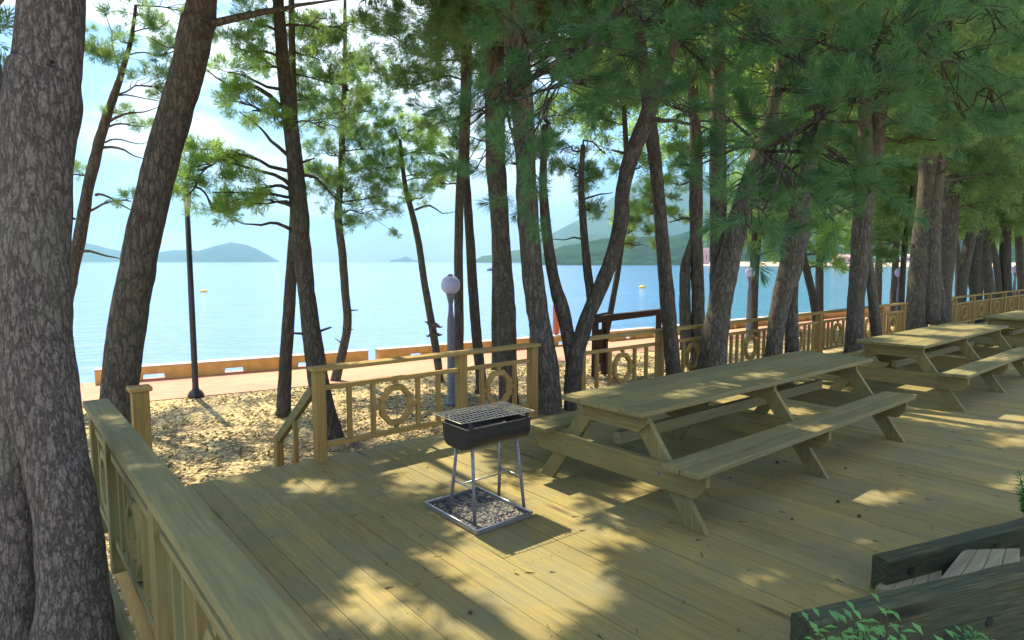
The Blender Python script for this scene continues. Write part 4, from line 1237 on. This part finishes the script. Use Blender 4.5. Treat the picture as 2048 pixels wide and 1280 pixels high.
# tufts added along sun rays to shade deck and gravel, open over LIT patches
cells = []
step_ = .2
xs_ = np.arange(-1.2, 31, step_)
for x in xs_:
    for y in np.arange(-1.2, 5.45, step_):
        far = x > 14
        if far and random.random() < .35: continue
        n1_ = mnoise.noise(Vector((x*1.1, y*1.1, 7)))
        k = (13 if n1_ < .4 else 8) if x < 8 else (5 if n1_ < .3 else 2)
        for _ in range(k): cells.append((x, y, 0))
for x in np.arange(-1.5, 22, .28):
    for y in np.arange(5.5, 10.6, .28):
        n1_ = mnoise.noise(Vector((x*.8, y*.8, 2))) + .5*mnoise.noise(Vector((x*2.4, y*2.4, 2)))
        if n1_ > .08:
            for _ in range(3): cells.append((x, y, GZ))
pos = []
for (x, y, z0) in cells:
    for tr in range(14):
        z = random.uniform(4.7, 8.4) + tr*.3
        k = (z-z0)/S.z; p = Vector((x+random.uniform(-.14, .14), y+random.uniform(-.14, .14), z0)) + S*k
        px, py, _, d = w2p(p.x, p.y, p.z, 1)
        if d < .2 or py < -25 or px < -60 or (px > 1150 and py < 330): break
    else: continue
    pos.append(p)
pos = np.array(pos); tops = np.array([[*t[5].xy] for t in ORIGIN_TREES])
near_i = ((pos[:, None, :2]-tops[None])**2).sum(2).argmin(1)
for i, t in enumerate(ORIGIN_TREES):
    P_ = pos[near_i == i]
    if len(P_):
        D_ = RNG.normal(size=P_.shape)*.6 + np.array([0, 0, .5])
        t[3].tufts(TSH, P_, D_, RNG.uniform(.7, 1.1, len(P_)), True, 1.12)
for lb, e, off, cr, nd, tp in ORIGIN_TREES:
    if cr.v:
        tri_mesh('crown', np.concatenate(cr.v) - np.array(off), M[nd], e)  # crown mesh also holds the shade tufts added to this tree


# ------------------------------------------------------------------ leafy shrubs by the timbers
def shrub(c, r, n, label, seed, h=1.0):
    rng = random.Random(seed); e = empty('leafy_shrub', c); tag(e, label, 'shrub', 'bright green shrubs by the dark timbers')
    st_ = MB(); V = []
    for k in range(n):
        az = rng.uniform(0, 6.283); lean = rng.uniform(.02, .3); L = r*rng.uniform(.6, 1.15)
        d = Vector((math.cos(az)*lean, math.sin(az)*lean, 1)).normalized(); pts = [Vector((d.x*.02, d.y*.02, 0))]
        for i in range(1, 7):
            t = i/6; pts.append(Vector((d.x*L*t*(1+.3*t), d.y*L*t*(1+.3*t), d.z*L*t*h)))
        st_.tube(pts, [.004-.0004*i for i in range(7)], 5)
        for i in range(2, 25):
            t = i/24*6; j = min(int(t), 5); p = pts[j].lerp(pts[j+1], t-j)
            a2 = i*2.4; out = Vector((math.cos(a2), math.sin(a2), .45)).normalized(); l = rng.uniform(.045, .072)*(1.25-.5*t/6); s_ = out.cross(Vector((0, 0, 1))).normalized()*l*.2
            m = p+out*l*.5+Vector((0, 0, .003)); tip = p+out*l-Vector((0, 0, l*.12))
            V += [[p, m+s_, tip], [p, tip, m-s_]]
    st_.build('stem', M['twig'], e, True)
    tri_mesh('leaves', np.array(V), M['leaf'], e)


sp_ = at(1785, 1330, 1.8); sp_.z = 0
shrub(sp_, .62, 200, 'bright leafy shrub in front of the nearest dark timber', 3)
shrub(gz(1960, 1340, .1) + Vector((0, 0, -.1)), .22, 16, 'low shrub sprigs at the bottom edge right of the bright one', 5)
shrub(gz(2062, 1045, .05), .3, 24, 'small green shrub at the picture edge behind the farther timber', 8)

# ------------------------------------------------------------------ loose litter
def scatter_chips():
    V = []; F_ = []; rng = random.Random(9); mb = MB()
    for _ in range(15000):
        x = rng.uniform(-2.5, 12); y = 5.45 + 5.8*rng.random()**1.2
        if y > wally(x)-2.1: continue
        z = GZ - .012 + .05*mnoise.noise(Vector((x*.5, y*.5, 0))) + .02*mnoise.noise(Vector((x*1.8, y*1.8, 3)))
        s = rng.uniform(.012, .03); a = rng.uniform(0, 3.14); ca, sa = math.cos(a), math.sin(a)
        n = 5; vs = []
        for zz, k in ((0, 1), (s*rng.uniform(.5, .9), .6)):
            for i in range(n):
                t = 2*math.pi*i/n; u, v = math.cos(t)*s*k*rng.uniform(.8, 1.2), math.sin(t)*s*.65*k*rng.uniform(.8, 1.2)
                vs.append((x+u*ca-v*sa, y+u*sa+v*ca, z+zz+u*.25))
        mb.add(vs, [(0,1,6,5),(1,2,7,6),(2,3,8,7),(3,4,9,8),(4,0,5,9),(5,6,7,8,9)])
    tag(mb.build('gravel', M['chip']), kind='stuff')
    mb = MB()
    for _ in range(420):
        x = rng.uniform(.6, 12); y = rng.uniform(.3, 5.2); a = rng.uniform(0, 3.14); l = rng.uniform(.01, .03)
        dx, dy = math.cos(a)*l, math.sin(a)*l
        mb.bar((x-dx, y-dy, .004), (x+dx, y+dy, .005), .0022, .002)
        if rng.random() < .5: mb.bar((x-dx, y-dy, .004), (x+dx*.8+dy*.25, y+dy*.8-dx*.25, .0062), .0022, .002)
    for _ in range(2600):
        x = rng.gauss(0, 1)*1.1 + rng.choice([1.2, 3.1, 3.0, 4.6, 6.2, 8]); y = rng.uniform(5.5, 9.5)
        if y > wally(x)-2.3: continue
        a = rng.uniform(0, 3.14); l = rng.uniform(.03, .07); z = GZ + .02 + .05*mnoise.noise(Vector((x*.5, y*.5, 0)))
        dx, dy = math.cos(a)*l, math.sin(a)*l; mb.bar((x-dx, y-dy, z), (x+dx, y+dy, z+.012), .004, .004)
    for _ in range(16):
        x = rng.uniform(.6, 7); y = rng.uniform(.3, 5.2); s = rng.uniform(.008, .016)
        mb.lathe((x, y, .002), [(s*.4, 0), (s, s*.5), (s*.6, s*1.1), (.001, s*1.3)], 6)
    tag(mb.build('fallen_needles', M['twig']), kind='stuff')


scatter_chips()
